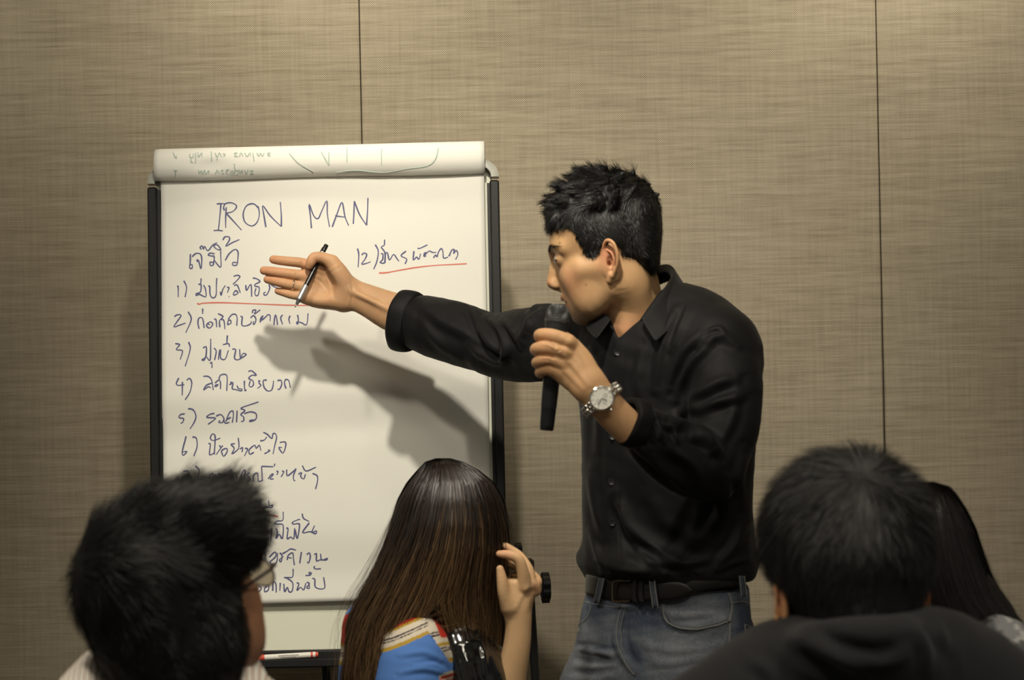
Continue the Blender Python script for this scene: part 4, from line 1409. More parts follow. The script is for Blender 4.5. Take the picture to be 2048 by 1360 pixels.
# eyebrows
rb = np.random.default_rng(8)
bp_, bs_ = [], []
for s in (1, -1):
    n = 420
    t = rb.uniform(0, 1, n)
    cx = np.interp(t, (0, .5, 1), (0.1165, 0.1085, 0.0860)); cy = np.interp(t, (0, .5, 1), (0.012, 0.037, 0.062)) * s
    cz = np.interp(t, (0, .5, 1), (0.0350, 0.0415, 0.0370)) + rb.normal(0, 0.0021, n) * (1 - 0.6 * t)
    p0 = np.stack([cx, cy, cz], 1) - np.array([0.0012, 0, 0])
    # drop them onto the skin
    for i in range(n):
        m = (np.abs(hv[:, 1] - p0[i, 1]) < 0.003) & (np.abs(hv[:, 2] - p0[i, 2]) < 0.003) & (hv[:, 0] > 0.04)
        if m.any():
            p0[i, 0] = np.quantile(hv[m, 0], 0.6) + 0.0006
    d = unit(np.stack([np.full(n, -0.35), np.full(n, s * 0.9), 0.35 - 0.5 * t], 1) + rb.normal(0, 0.12, (n, 3)))
    tt = np.linspace(0, 1, 4)[None, :, None]
    pth = p0[:, None, :] + d[:, None, :] * tt * 0.0075 + np.array([0.0012, s * 0.0002, 0]) * np.sin(tt * 3)
    bp_.append(pth); bs_.append(np.tile(np.array([0.1, 0, 1.0]), (n, 4, 1)))
bp_ = np.vstack(bp_); bs_ = unit(np.vstack(bs_))
hair_obj('eyebrow_hairs', h2w(bp_), bs_ @ HR.T, 0.0006, M['hair'], man, (0.006, 0.005, 0.005))['kind'] = 'stuff'

# --- shirt
V = Vol((-0.20, 3.36, 0.98), (0.52, 4.49, 1.62), 0.0032)
SC = [(1340, 1178, 3.80), (1339, 1135, 3.80), (1336, 1080, 3.80), (1333, 1000, 3.80), (1334, 900, 3.80), (1337, 800, 3.80), (1335, 730, 3.80), (1330, 690, 3.81)]
V.chain(PP(SC), (0.150, 0.156, 0.157, 0.156, 0.158, 0.166, 0.165, 0.140), r2=(0.100, 0.106, 0.108, 0.108, 0.110, 0.112, 0.108, 0.085), wdir=LF, k=0.0, n=3)
V.chain(PP([(1185, 672, 3.90), (1262, 690, 3.84), (1330, 690, 3.80), (1432, 706, 3.71)]), (0.054, 0.068, 0.072, 0.061), k=0.04, n=4)
V.chain(PP([(1318, 620, 3.83), (1368, 647, 3.77), (1432, 702, 3.71)]), (0.050, 0.055, 0.058), k=0.03, n=3)
V.chain(PP([(1270, 640, 3.86), (1215, 660, 3.89)]), (0.040, 0.048), k=0.02, n=1)
V.ell(P(1422, 800, 3.86), (0.075, 0.08, 0.11), k=0.04)
# the arm stretched out to the chart
V.chain(PP([(1195, 678, 3.90), (1130, 680, 4.01), (1060, 686, 4.10), (985, 688, 4.175), (905, 664, 4.235), (850, 648, 4.275), (826, 644, 4.285)]),
        (0.056, 0.062, 0.064, 0.056, 0.058, 0.053, 0.046), k=0.020, n=4)
V.chain(PP([(1075, 622, 4.04), (1092, 628, 4.02), (1110, 640, 4.00)]), (0.010, 0.016, 0.02), k=0.02, n=3)
V.chain(PP([(1075, 735, 4.07), (1020, 735, 4.12), (970, 722, 4.16)]), (0.022, 0.022, 0.018), k=0.02, n=3)
# the bent arm
V.chain(PP([(1436, 704, 3.705), (1450, 770, 3.665), (1448, 850, 3.635), (1425, 925, 3.615)]), (0.064, 0.060, 0.056, 0.052), k=0.024, n=4)
V.chain(PP([(1425, 925, 3.615), (1385, 925, 3.585), (1330, 895, 3.555), (1298, 872, 3.53), (1284, 860, 3.522)]), (0.053, 0.055, 0.049, 0.040, 0.030), k=0.008, n=4)
V.ell(P(1420, 955, 3.61), (0.040, 0.040, 0.036), k=0.02)
# blouse fullness over the belt
V.chain(PP([(1172, 1118, 3.86), (1260, 1135, 3.70), (1400, 1138, 3.70), (1490, 1120, 3.76), (1495, 1110, 3.86)]), (0.014, 0.018, 0.018, 0.016, 0.014), k=0.03, n=4)
V.chain(PP([(1498, 1146, 3.79), (1504, 1150, 3.81)]), (0.010, 0.009), k=0.012, n=1)
# flat lower end, neck opening and V
V.func(V.lo, V.lo + (V.n - 1) * V.h, lambda x, y, z: z - (P(1340, 1160, 3.8)[2] + (x - 0.26) * 0.035 + 0.002 * np.sin(x * 60) + 0 * y), k=0.008, mode='sub')
V.chain(PP([(1290, 570, 3.83), (1285, 640, 3.82)]), (0.064, 0.058), k=0.012, n=2, mode='sub')
VN = [(1196, 600), (1220, 632), (1237, 677), (1281, 637), (1335, 560), (1300, 520), (1200, 520)]


def vneck(x, y, z):
    X_, Z_ = x / y * FPX, (CAMZ - z) / y * FPX
    d = poly_sdf(CR * X_ + SR * Z_ + 1024.0, -SR * X_ + CR * Z_ + 680.0, VN) * (3.7 / FPX)
    return np.maximum(d, y - 3.78)


V.func(P(1190, 700, 3.8) - [0, 0.2, 0], P(1345, 510, 3.6) + [0, 0.2, 0.02], vneck, k=0.003, mode='sub')
sv, sf = V.mesh()
sv = relax(sv, sf, 2)
ST = [  # fold strokes in picture pixels
    # near sleeve, upper arm
    ([(1340, 775), (1352, 740), (1372, 700), (1400, 668)], 0.0065, 9), ([(1352, 800), (1362, 765), (1385, 722), (1420, 690)], 0.006, 9), ([(1365, 840), (1385, 800), (1430, 770), (1470, 755)], 0.007, 12),
    ([(1350, 830), (1400, 815), (1450, 800), (1485, 790)], 0.006, 11), ([(1330, 842), (1375, 850), (1405, 870), (1425, 900)], 0.008, 11), ([(1400, 690), (1440, 672), (1475, 690)], 0.004, 10),
    ([(1375, 870), (1410, 880), (1440, 905)], 0.005, 9), ([(1430, 900), (1462, 840), (1475, 780)], 0.004, 12), ([(1412, 664), (1438, 658), (1448, 672)], 0.0035, 5),
    # forearm sleeve
    ([(1268, 812), (1290, 822), (1325, 838)], 0.005, 6), ([(1283, 828), (1300, 852), (1306, 880)], 0.0045, 6), ([(1300, 826), (1318, 850), (1322, 876)], 0.0045, 5.5), ([(1330, 848), (1348, 862), (1356, 884)], 0.005, 5),
    ([(1262, 880), (1295, 915), (1335, 950)], 0.005, 9), ([(1300, 900), (1330, 940), (1370, 975)], 0.006, 10), ([(1345, 900), (1385, 930), (1400, 965)], 0.006, 12),
    # arm to the chart
    ([(950, 618), (962, 655), (985, 690), (1010, 712)], 0.008, 9), ([(972, 636), (995, 655), (1012, 700), (1000, 725), (965, 712), (935, 690)], 0.006, 7), ([(1005, 640), (1025, 660), (1042, 690)], 0.006, 8),
    ([(1062, 628), (1052, 655), (1044, 680)], 0.007, 8), ([(1085, 620), (1066, 640), (1058, 668)], 0.006, 7), ([(1075, 655), (1092, 690), (1110, 720)], 0.004, 9), ([(835, 600), (880, 640), (930, 668), (960, 700)], 0.004, 12),
    ([(845, 640), (870, 680), (920, 715)], 0.003, 10), ([(900, 598), (935, 612), (955, 640)], 0.003, 8),
    # chest and belly
    ([(1355, 620), (1335, 660), (1318, 720), (1312, 780)], 0.005, 10), ([(1380, 610), (1362, 655), (1345, 700)], 0.004, 8), ([(1230, 985), (1262, 1050), (1310, 1095), (1372, 1135)], 0.007, 13),
    ([(1245, 1010), (1250, 1050), (1280, 1100), (1330, 1145)], 0.004, 9), ([(1180, 940), (1190, 1010), (1210, 1075)], 0.004, 10), ([(1400, 1010), (1385, 1070), (1340, 1130)], 0.005, 14),
    ([(1460, 960), (1440, 1030), (1390, 1090)], 0.005, 13), ([(1490, 1040), (1470, 1090), (1430, 1135)], 0.004, 10), ([(1180, 1060), (1195, 1110), (1205, 1145)], 0.003, 7), ([(1300, 1120), (1350, 1128), (1420, 1120)], 0.003, 8),
    ([(1490, 900), (1480, 960), (1485, 1010)], 0.004, 10), ([(1200, 720), (1200, 800), (1196, 900)], 0.0035, 10), ([(1285, 700), (1275, 760), (1280, 800)], 0.003, 9),
    ([(1300, 990), (1330, 1040), (1400, 1080)], 0.003, 16), ([(1190, 1120), (1240, 1140), (1290, 1145)], 0.0025, 6), ([(1440, 1140), (1470, 1125), (1498, 1118)], 0.003, 6),
]
ST = [(p_, a_ * 1.35, w_) for p_, a_, w_ in ST]
sv = sculpt(sv, sf, ST)
# placket strip and seams as shallow relief
sv = sculpt(sv, sf, [([(1238, 690), (1226, 760), (1219, 850), (1216, 960), (1216, 1060), (1222, 1160)], 0.0012, 9), ([(1250, 700), (1243, 760), (1238, 850), (1236, 960), (1237, 1060), (1243, 1160)], -0.0012, 1.6)])
sn = normals(sv, sf)
sv = sv + sn * (0.0011 * wob(sv, 55, 5) + 0.0006 * wob(sv, 130, 9))[:, None]
shirt = mesh_obj('shirt', sv, sf, M['black_cotton'], man)


def surf_at(verts, u, v, pick=3.0):
    """the point of a mesh that the pixel sees first"""
    uu, vv = proj(verts)
    d = np.hypot(uu - u, vv - v)
    m = d < pick
    if not m.any():
        m = d < d.min() + 2
    i = np.argmin(np.where(m, verts[:, 1], 99))
    return verts[i]


# collar: stand and turned-down leaf lofted round the neck
top_in = PP([(1226, 650, 3.745), (1205, 628, 3.80), (1228, 600, 3.87), (1290, 560, 3.90), (1330, 545, 3.875), (1342, 560, 3.82), (1326, 584, 3.768), (1302, 614, 3.738), (1281, 644, 3.712)])
fold = PP([(1222, 640, 3.742), (1198, 610, 3.80), (1228, 582, 3.885), (1290, 542, 3.92), (1330, 528, 3.89), (1347, 540, 3.825), (1333, 570, 3.755), (1306, 604, 3.720), (1281, 637, 3.697)])
leaf = PP([(1192, 680, 3.715), (1172, 650, 3.80), (1215, 625, 3.91), (1298, 580, 3.94), (1352, 560, 3.92), (1372, 578, 3.84), (1368, 615, 3.738), (1344, 655, 3.688), (1311, 686, 3.668)])
NC = 5
def loft(a, b, k):
    return [a * (1 - t) + b * t for t in np.linspace(0, 1, k)]
a_, b_, c_ = catmull(top_in, NC), catmull(fold, NC), catmull(leaf, NC)
rows = loft(a_, b_, 3)[:-1] + [b_] + [b_ * 0.9 + c_ * 0.1 + np.array([0, -0.002, 0.001])] + loft(b_, c_, 4)[1:]
sheet('collar', rows, M['black_cotton'], shirt, 0.0022, sub=1)
# rolled cuffs
def cuff(ctr, axis, wd, ru, rv, length, th, name='rolled_cuff', flare=0.0):
    axis = unit(np.asarray(axis, float)); wd = unit(wd - axis * (wd @ axis)); vd = np.cross(axis, wd)
    rows = []
    prof = [(-0.5, -0.010), (-0.5, 0.0), (-0.47, th * .8), (-0.25, th * 1.15), (0.1, th * 1.2), (0.42, th), (0.5, th * .3), (0.46, -0.006)]
    n = 40
    for h, o in prof:
        ring = []
        for k in range(n + 1):
            t = 2 * PI * k / n
            w_ = 0.0012 * math.sin(3 * t + h * 3) + 0.0008 * math.sin(7 * t)
            sl_ = flare * math.sin(t)
            ring.append(ctr + axis * (length * h + sl_ * (0.5 if h > 0 else 1)) + (ru + o + w_) * math.cos(t) * wd + (rv + o + w_) * math.sin(t) * vd)
        rows.append(ring)
    return sheet(name, rows, M['black_cotton'], shirt, 0.0012, sub=1)


cuff(P(812, 642, 4.290), P(790, 638, 4.297) - P(850, 652, 4.275), P(818, 704, 4.29) - P(806, 588, 4.29), 0.0525, 0.043, 0.037, 0.0048, flare=0.006)
cuff(P(1266, 845, 3.512), P(1200, 822, 3.49) - P(1310, 862, 3.535), P(1252, 886, 3.5) - P(1280, 804, 3.5), 0.0335, 0.036, 0.028, 0.0042)
# shirt buttons
for k, (u, v_) in enumerate(((1232, 703), (1222, 872), (1222, 961), (1223, 1046))):
    p = surf_at(sv, u, v_) + np.array([0, -0.0022, 0])
    mb = MB().lathe(p + np.array([0, 0.001, 0]), (-0.12, -1, 0.05), [(0.0052, 0), (0.0056, 0.0012), (0.0050, 0.0022), (0.0038, 0.0016)], 18)
    b_o = mb.build('button', M['black_plastic'], shirt)
# breast pocket edge
pk = [surf_at(sv, u, v_) + np.array([0, -0.0008, 0]) for u, v_ in catmull([(1275, 783), (1282, 791), (1300, 796), (1322, 796), (1342, 792)], 5)]
MB().tube(pk, 0.0007, 6).build('pocket_seam', M['black_cotton'], shirt)

# --- jeans
V = Vol((-0.02, 3.55, 0.02), (0.50, 4.10, 1.07), 0.0042)
V.chain(PP([(1336, 1176, 3.80), (1335, 1205, 3.80), (1330, 1260, 3.80), (1325, 1330, 3.80), (1322, 1400, 3.80)]), (0.146, 0.149, 0.158, 0.164, 0.156), r2=(0.100, 0.103, 0.108, 0.110, 0.10), wdir=LF, k=0, n=3)
hipR, hipL = P(1228, 1400, 3.86), P(1425, 1400, 3.76)
for hp_, kx in ((hipR, -0.01), (hipL, 0.02)):
    kn = np.array([hp_[0] + kx, hp_[1] - 0.03, 0.52]); an = np.array([hp_[0] + kx * 1.5, hp_[1] + 0.02, 0.07])
    V.chain([hp_, (hp_ * .5 + kn * .5), kn, kn * .5 + an * .5, an], (0.098, 0.088, 0.070, 0.066, 0.062), k=0.03, n=3)
V.ell(P(1445, 1300, 3.88), (0.06, 0.09, 0.09), k=0.04)
V.func(V.lo, V.lo + (V.n - 1) * V.h, lambda x, y, z: (P(1340, 1170, 3.8)[2] + (x - 0.26) * 0.035) - z + 0 * y, k=0.006, mode='sub')
jv, jf = V.mesh()
jv = relax(jv, jf, 2)
JS = [([(1140, 1290), (1185, 1292), (1225, 1300)], -0.004, 6), ([(1138, 1315), (1180, 1322), (1222, 1322)], -0.004, 7), ([(1142, 1345), (1190, 1345), (1235, 1338)], -0.004, 7), ([(1165, 1298), (1200, 1304), (1228, 1312)], 0.004, 6),
      ([(1240, 1225), (1232, 1262), (1234, 1290), (1250, 1325), (1268, 1345)], 0.0045, 7), ([(1256, 1225), (1250, 1262), (1256, 1300), (1275, 1330)], -0.0045, 6),
      ([(1322, 1208), (1326, 1232), (1345, 1252), (1380, 1260), (1420, 1254), (1456, 1243)], 0.003, 4), ([(1340, 1215), (1400, 1212), (1440, 1225)], -0.003, 9), ([(1340, 1240), (1380, 1244), (1440, 1232)], -0.004, 6),
      ([(1280, 1290), (1350, 1300), (1430, 1290)], 0.002, 9), ([(1300, 1330), (1370, 1322), (1430, 1300)], 0.002, 9), ([(1380, 1285), (1420, 1262), (1450, 1250)], 0.002, 5), ([(1458, 1185), (1466, 1212), (1462, 1250), (1460, 1310)], 0.0015, 3),
      ([(1290, 1260), (1300, 1300), (1320, 1340)], 0.002, 10), ([(1180, 1200), (1200, 1215), (1235, 1215)], -0.001, 5)]
jv = sculpt(jv, jf, JS)
jn = normals(jv, jf)
jv = jv + jn * (0.0015 * wob(jv, 45, 3) + 0.0007 * wob(jv, 110, 4))[:, None]
ju, jw = proj(jv)
den = np.array((0.040, 0.052, 0.080)); fade = np.array((0.27, 0.285, 0.305)); drk = np.array((0.024, 0.030, 0.048))
fw_ = 0.30 + 0.20 * wob(jv * np.array([1, 1, 2.6]), 30, 12) + 0.12 * wob(jv * np.array([1, 1, 4]), 90, 14)
def soft(cx, cy, rx, ry, a):
    return a * np.exp(-((ju - cx) / rx) ** 2 - ((jw - cy) / ry) ** 2)
fw_ += soft(1165, 1330, 40, 70, 0.35) + soft(1360, 1325, 70, 50, 0.28) + soft(1380, 1232, 60, 10, 0.28) + soft(1225, 1235, 12, 8, 0.35) + soft(1340, 1222, 12, 10, 0.3) + soft(1140, 1250, 12, 40, 0.3)
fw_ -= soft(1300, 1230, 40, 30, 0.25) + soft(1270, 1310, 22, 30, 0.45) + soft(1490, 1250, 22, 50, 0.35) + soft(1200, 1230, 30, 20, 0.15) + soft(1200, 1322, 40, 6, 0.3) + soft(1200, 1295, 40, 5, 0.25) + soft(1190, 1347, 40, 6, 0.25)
for poly, a_m, wd_ in (([(1140, 1308), (1190, 1310), (1225, 1314)], 0.25, 4), ([(1145, 1333), (1190, 1332), (1230, 1330)], 0.25, 4), ([(1395, 1285), (1425, 1262), (1445, 1258)], 0.3, 3), ([(1440, 1300), (1450, 1275), (1456, 1262)], 0.3, 2.5),
                       ([(1330, 1298), (1390, 1296), (1440, 1282)], 0.18, 4), ([(1300, 1345), (1360, 1338), (1420, 1330)], 0.18, 5)):
    D, _, t = dpoly(ju, jw, poly)
    fw_ += a_m * np.exp(-(D / wd_) ** 2)
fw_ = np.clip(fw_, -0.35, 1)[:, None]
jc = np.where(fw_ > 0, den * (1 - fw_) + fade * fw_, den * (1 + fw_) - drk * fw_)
jeans = mesh_obj('jeans', jv, jf, M['denim'], man, col=jc)


def seam(name, pts, r, material, off=0.0012, parent=None, dash=False):
    q = catmull(pts, 6)
    w_ = [surf_at(jv, u, v_, 5) + np.array([0, -off, 0]) for u, v_ in q]
    w_ = np.array(w_)
    k = np.ones(5) / 5
    if len(w_) > 6:
        for c in range(3):
            w_[2:-2, c] = np.convolve(w_[:, c], k, 'valid')
    return MB().tube(w_, r, 6).build(name, material, parent or jeans)


seam('pocket_seam', [(1322, 1206), (1325, 1226), (1338, 1246), (1362, 1257), (1395, 1258), (1430, 1250), (1458, 1242)], 0.0013, M['stitch'])
seam('pocket_seam', [(1326, 1206), (1330, 1224), (1342, 1241), (1366, 1251), (1396, 1252), (1430, 1244), (1457, 1236)], 0.0006, M['stitch'])
seam('pocket_seam', [(1178, 1212), (1172, 1232), (1155, 1248), (1143, 1262)], 0.0012, M['stitch'])
seam('fly_seam', [(1239, 1214), (1231, 1240), (1229, 1270), (1236, 1300), (1250, 1330), (1264, 1350)], 0.0009, M['stitch'])
seam('fly_seam', [(1247, 1216), (1241, 1245), (1240, 1272), (1247, 1300)], 0.0006, M['stitch'])
seam('side_seam', [(1459, 1184), (1466, 1208), (1461, 1240), (1459, 1308)], 0.0014, M['stitch'])
seam('waistband_seam', [(1166, 1204), (1200, 1210), (1240, 1214)], 0.0008, M['stitch'])
seam('waistband_seam', [(1322, 1202), (1370, 1186), (1420, 1180), (1458, 1178)], 0.0012, M['stitch'])
seam('pocket_seam', [(1468, 1202), (1490, 1203), (1508, 1208)], 0.0011, M['stitch'])
seam('pocket_seam', [(1493, 1248), (1495, 1270), (1497, 1292)], 0.0011, M['stitch'])
seam('pocket_seam', [(1493, 1248), (1503, 1252), (1510, 1256)], 0.0009, M['stitch'])
pr = surf_at(jv, 1457, 1246)
MB().lathe(pr, (0.1, -1, 0), [(0.0028, 0), (0.0026, 0.0018), (0.001, 0.0024)], 12).build('rivet', M['buckle'], jeans)

# belt: an elliptic band, tip, keepers, buckle
def belt_pt(u, v_, off=0.0):
    """outside point of the waist ellipse under a pixel"""
    c = P(1336, 1186, 3.80); c[2] = 0
    o = np.array([0, 0, CAMZ]); d = P(u, v_, 1.0) - o
    A = np.array([LF[:2], FW[:2]])
    rr = np.array([0.153 + off, 0.108 + off])
    p0 = (A @ (o[:2] - c[:2])) / rr; dd = (A @ d[:2]) / rr
    aa, bb, cc = dd @ dd, 2 * p0 @ dd, p0 @ p0 - 1
    disc = bb * bb - 4 * aa * cc
    t = (-bb - math.sqrt(max(disc, 0))) / (2 * aa)
    return o + t * d


def band(name, top, bot, off, material, parent, thick=0.003, n=40, tip=False):
    tp, bt = catmull(top, 8), catmull(bot, 8)
    rows = []
    for s_ in np.linspace(0, 1, 5):
        row = []
        for a, b in zip(tp, bt):
            q = a * (1 - s_) + b * s_
            row.append(belt_pt(q[0], q[1], off + 0.0012 * math.sin(PI * s_)))
        rows.append(row)
    return sheet(name, rows, material, parent, thick, sub=1)


belt = band('belt', [(1172, 1146), (1230, 1160), (1300, 1164), (1380, 1158), (1450, 1152), (1494, 1146)], [(1170, 1187), (1200, 1196), (1260, 1204), (1340, 1196), (1420, 1180), (1492, 1172)], 0.0, M['leather'], man, 0.0035)
band('belt_tip', [(1262, 1162), (1300, 1164), (1352, 1163), (1372, 1168), (1383, 1180)], [(1262, 1202), (1300, 1202), (1352, 1199), (1374, 1191), (1384, 1183)], 0.0055, M['leather'], belt, 0.004)
bk = [(1262, 1162), (1232, 1162), (1227, 1168), (1226, 1196), (1231, 1203), (1260, 1203)]
MB().tube([belt_pt(u, v_, 0.009) for u, v_ in catmull(bk, 6)], 0.0021, 8).build('buckle', M['buckle'], belt)
for u in (1267, 1280):
    kp = [(u - 1, 1160), (u - 3, 1170), (u - 3, 1196), (u - 1, 1204)]
    rows = [[belt_pt(a + dx, b, 0.0105) for a, b in catmull(kp, 4)] for dx in (0, 3, 6, 9)]
    sheet('keeper', rows, M['leather'], belt, 0.002, sub=1)
for k, lp in enumerate(([(1203, 1157), (1199, 1175), (1192, 1206)], [(1304, 1160), (1306, 1180), (1311, 1215)], [(1484, 1152), (1486, 1172), (1488, 1193)])):
    rows = [[belt_pt(a + dx, b, 0.0125 if k else 0.007) for a, b in catmull(lp, 5)] for dx in ((-6, -3, 0, 3, 6) if k < 2 else (-5, -2, 1, 4))]
    lo_ = mesh_obj('belt_loop', np.array(rows).reshape(-1, 3), np.array([(i * 11 + j, i * 11 + j + 1, (i + 1) * 11 + j + 1, (i + 1) * 11 + j) for i in range(len(rows) - 1) for j in range(10)]), M['denim'], jeans, col=np.array((0.050, 0.058, 0.075)))
    md = lo_.modifiers.new('thickness', 'SOLIDIFY'); md.thickness = 0.003
    for dx in (-5, 5):
        MB().tube([belt_pt(a + dx, b, 0.0140 if k else 0.0085) for a, b in catmull(lp, 4)], 0.0007, 6).build('stitching', M['stitch'], lo_)
# shoes
for hp_, kx in ((hipR, -0.01), (hipL, 0.02)):
    V = Vol((hp_[0] - 0.25, hp_[1] - 0.30, -0.01), (hp_[0] + 0.12, hp_[1] + 0.14, 0.13), 0.005)
    an = np.array([hp_[0] + kx * 1.5, hp_[1] + 0.03, 0.05])
    V.chain([an, an + FW * 0.10 + [0, 0, -0.006], an + FW * 0.19 + [0, 0, -0.014]], (0.040, 0.042, 0.034), k=0.01, n=3)
    V.chain([an + [0, 0, 0.04], an], (0.038, 0.040), k=0.02, n=1)
    V.func(V.lo, V.lo + (V.n - 1) * V.h, lambda x, y, z: (z - 0.008) + 0 * x + 0 * y, k=0.002, mode='sub')
    q, f_ = V.mesh()
    mesh_obj('shoe', q, f_, M['shoe'], man)

# --- ring
rg = unit(P(574, 568, 4.335) - P(600, 573, 4.340))
c = P(586, 569.5, 4.3355)
MB().tube([c + 0.0101 * (math.cos(t) * unit(np.cross(rg, (0, 1, 0))) + math.sin(t) * unit(np.cross(rg, np.cross(rg, (0, 1, 0))))) for t in np.linspace(0, 2 * PI, 29)], 0.0016, 8, caps=False).build('ring', M['silver'], man)

# --- wrist watch
ws = thing('wrist_watch_tmp', 'x', 'x')
bpy.data.objects.remove(ws)
Wc = P(1204, 797, 3.4525)
wn = unit(np.array([-0.10, -1.0, 0.10]))
arm = unit(P(1232, 836, 3.49) - P(1178, 770, 3.474))
sd = unit(np.cross(arm, wn)); ad = unit(np.cross(wn, sd))
watch = bpy.data.objects.new('wrist_watch', None)
COL.objects.link(watch); watch.parent = man
ml = man['_loc']
watch.location = (Wc[0] - ml[0], Wc[1] - ml[1], Wc[2] - ml[2]); watch['_loc'] = [float(x) for x in Wc]
watch['label'] = 'steel wrist watch with a silver dial'
MB().lathe(Wc - wn * 0.007, wn, [(0.0165, 0), (0.0190, 0.002), (0.0195, 0.007), (0.0188, 0.0095), (0.0178, 0.0105)], 40).build('case', M['steel'], watch)
MB().lathe(Wc + wn * 0.0034, wn, [(0.0192, 0), (0.0190, 0.0012), (0.0165, 0.0022), (0.0160, 0.0008)], 40).build('bezel', M['silver'], watch)
MB().lathe(Wc + wn * 0.0040, wn, [(0.0161, 0), (0.0161, 0.0004), (0.0005, 0.00041)], 40).build('dial', M['dial'], watch)
dm = MB()
for k in range(12):
    t = PI * k / 6
    d = math.cos(t) * sd + math.sin(t) * ad
    dm.box(Wc + wn * 0.0048 + d * 0.0140, (0.0022, 0.0006, 0.0005), np.stack([d, np.cross(wn, d), wn], 1))
dm.build('hour_marks', M['steel'], watch)['kind'] = 'stuff'
for d_, r_ in ((sd * -0.0068, 0.0036), (sd * 0.0068, 0.0036), (ad * 0.0068, 0.0036)):
    MB().lathe(Wc + wn * 0.0045 + d_, wn, [(r_, 0), (r_, 0.0003), (r_ - 0.0005, 0.0003), (r_ - 0.0006, 0.0001)], 24).build('sub_dial', M['sub_dial'], watch)
for ang_, L_ in ((2.1, 0.009), (0.4, 0.012)):
    d = math.cos(ang_) * sd + math.sin(ang_) * ad
    MB().box(Wc + wn * 0.0052 + d * L_ * 0.45, (L_, 0.0008, 0.0004), np.stack([d, np.cross(wn, d), wn], 1)).build('hand', M['dark_mark'], watch)
MB().lathe(Wc + ad * 0.0195 - wn * 0.001, ad, [(0.0022, 0), (0.0026, 0.001), (0.0026, 0.003)], 14).build('crown', M['steel'], watch)
# bracelet links round the wrist
wc2 = P(1204, 800, 3.4775)
for k in range(22):
    t = 0.62 + k * (2 * PI - 1.24) / 21
    rad = wn * math.cos(t) * 0.0235 + sd * math.sin(t) * 0.0335
    tn = unit(-wn * math.sin(t) * 0.0225 + sd * math.cos(t) * 0.0335)
    nn = unit(np.cross(ad, tn)); nn = nn if nn @ rad > 0 else -nn
    Rl = np.stack([ad, tn, nn], 1)
    wl_ = 0.0180 - 0.003 * math.sin((k / 21) * PI)
    for j, (o_, w_) in enumerate(((-0.33, 0.32), (0, 0.34), (0.33, 0.32))):
        MB().box(wc2 + rad + ad * (o_ * wl_) + tn * (0.0022 if j == 1 else 0), (w_ * wl_ * 0.96, 0.0058, 0.0030 if j != 1 else 0.0034), Rl, bev=0.0008).build('bracelet_link', M['steel'] if j != 1 else M['silver'], watch)

# ================================================================== microphone
mic = thing('microphone', 'black cordless handheld microphone gripped in front of the speaking man\'s chin', 'microphone', tuple(MIC_B))
ax = unit(MIC_T - MIC_B); Lm = np.linalg.norm(MIC_T - MIC_B)
MB().lathe(MIC_B, ax, [(0.0095, 0), (0.0108, 0.002), (0.0112, 0.010), (0.0118, 0.034)], 32).build('end_cap', M['mic_end'], mic)
MB().lathe(MIC_B, ax, [(0.0118, 0.0342), (0.0122, 0.036), (0.0132, 0.100), (0.0150, Lm - 0.03), (0.0170, Lm - 0.020), (0.0178, Lm - 0.002)], 32).build('handle', M['mic_body'], mic)
MB().lathe(MIC_B, ax, [(0.0178, Lm - 0.003), (0.0188, Lm - 0.002), (0.0188, Lm + 0.0012), (0.0178, Lm + 0.002)], 36).build('grille_ring', M['mic_mesh'], mic)
gp = [(0.0174 * math.cos(t) ** 0.6, Lm + 0.002 + 0.0215 * math.sin(t)) for t in np.linspace(0, PI / 2 - 0.05, 12)]
foam = MB().lathe(MIC_B, ax, gp, 36).build('grille_foam', M['mic_foam'], mic)
A_ = unit(np.cross(ax, (0, 1, 0))); B_ = np.cross(ax, A_)
gm = MB()
def gpt(t, ph, r=0.0180):
    rr = r * math.cos(t) ** 0.6 if t < PI / 2 - 0.01 else 0.0
    return MIC_B + ax * (Lm + 0.002 + 0.0225 * math.sin(t)) + rr * (math.cos(ph) * A_ + math.sin(ph) * B_)
for k in range(30):        # two families of woven wires
    for sg in (-1, 1):
        gm.tube([gpt(t, 2 * PI * k / 30 + sg * t * 0.9) for t in np.linspace(0, PI / 2 - 0.06, 9)], 0.00034, 4, caps=False)
for t in np.linspace(0.08, 1.35, 9):
    gm.tube([gpt(t, ph) for ph in np.linspace(0, 2 * PI, 33)], 0.00034, 4, caps=False)
gm.build('wire_grille', M['mic_mesh'], mic)['kind'] = 'stuff'

# ================================================================== pen
p_top, p_bot = P(653, 490, 4.345), P(590, 615, 4.295)
pen = thing('ballpoint_pen', 'black and silver ballpoint pen pinched under the thumb of the pointing hand', 'pen', tuple(p_bot))
pa = unit(p_bot - p_top); Lp = np.linalg.norm(p_bot - p_top)
pm = pa
def seg(a, b, r0, r1):
    return [(r0, a * Lp), (r1, b * Lp)]
MB().lathe(p_top, pm, [(0.0040, 0), (0.0044, 0.001), (0.0044, 0.0135), (0.0030, 0.0150)], 18).build('push_button', M['pen_black'], pen)
MB().lathe(p_top, pm, [(0.0026, 0.0145), (0.0026, 0.0230)], 14).build('neck', M['silver'], pen)
MB().lathe(p_top, pm, [(0.0036, 0.0230), (0.0044, 0.026), (0.0048, 0.05), (0.0048, Lp * 0.655)], 18).build('barrel', M['pen_black'], pen)
MB().lathe(p_top, pm, [(0.0051, Lp * 0.655), (0.0051, Lp * 0.86), (0.0046, Lp * 0.875)], 18).build('grip', M['pen_grey'], pen)
MB().lathe(p_top, pm, [(0.0044, Lp * 0.875), (0.0030, Lp * 0.93), (0.0020, Lp * 0.96)], 18).build('nose_cone', M['dark_mark'], pen)
MB().lathe(p_top, pm, [(0.0016, Lp * 0.96), (0.0012, Lp * 0.99), (0.0005, Lp)], 12).build('tip', M['silver'], pen)
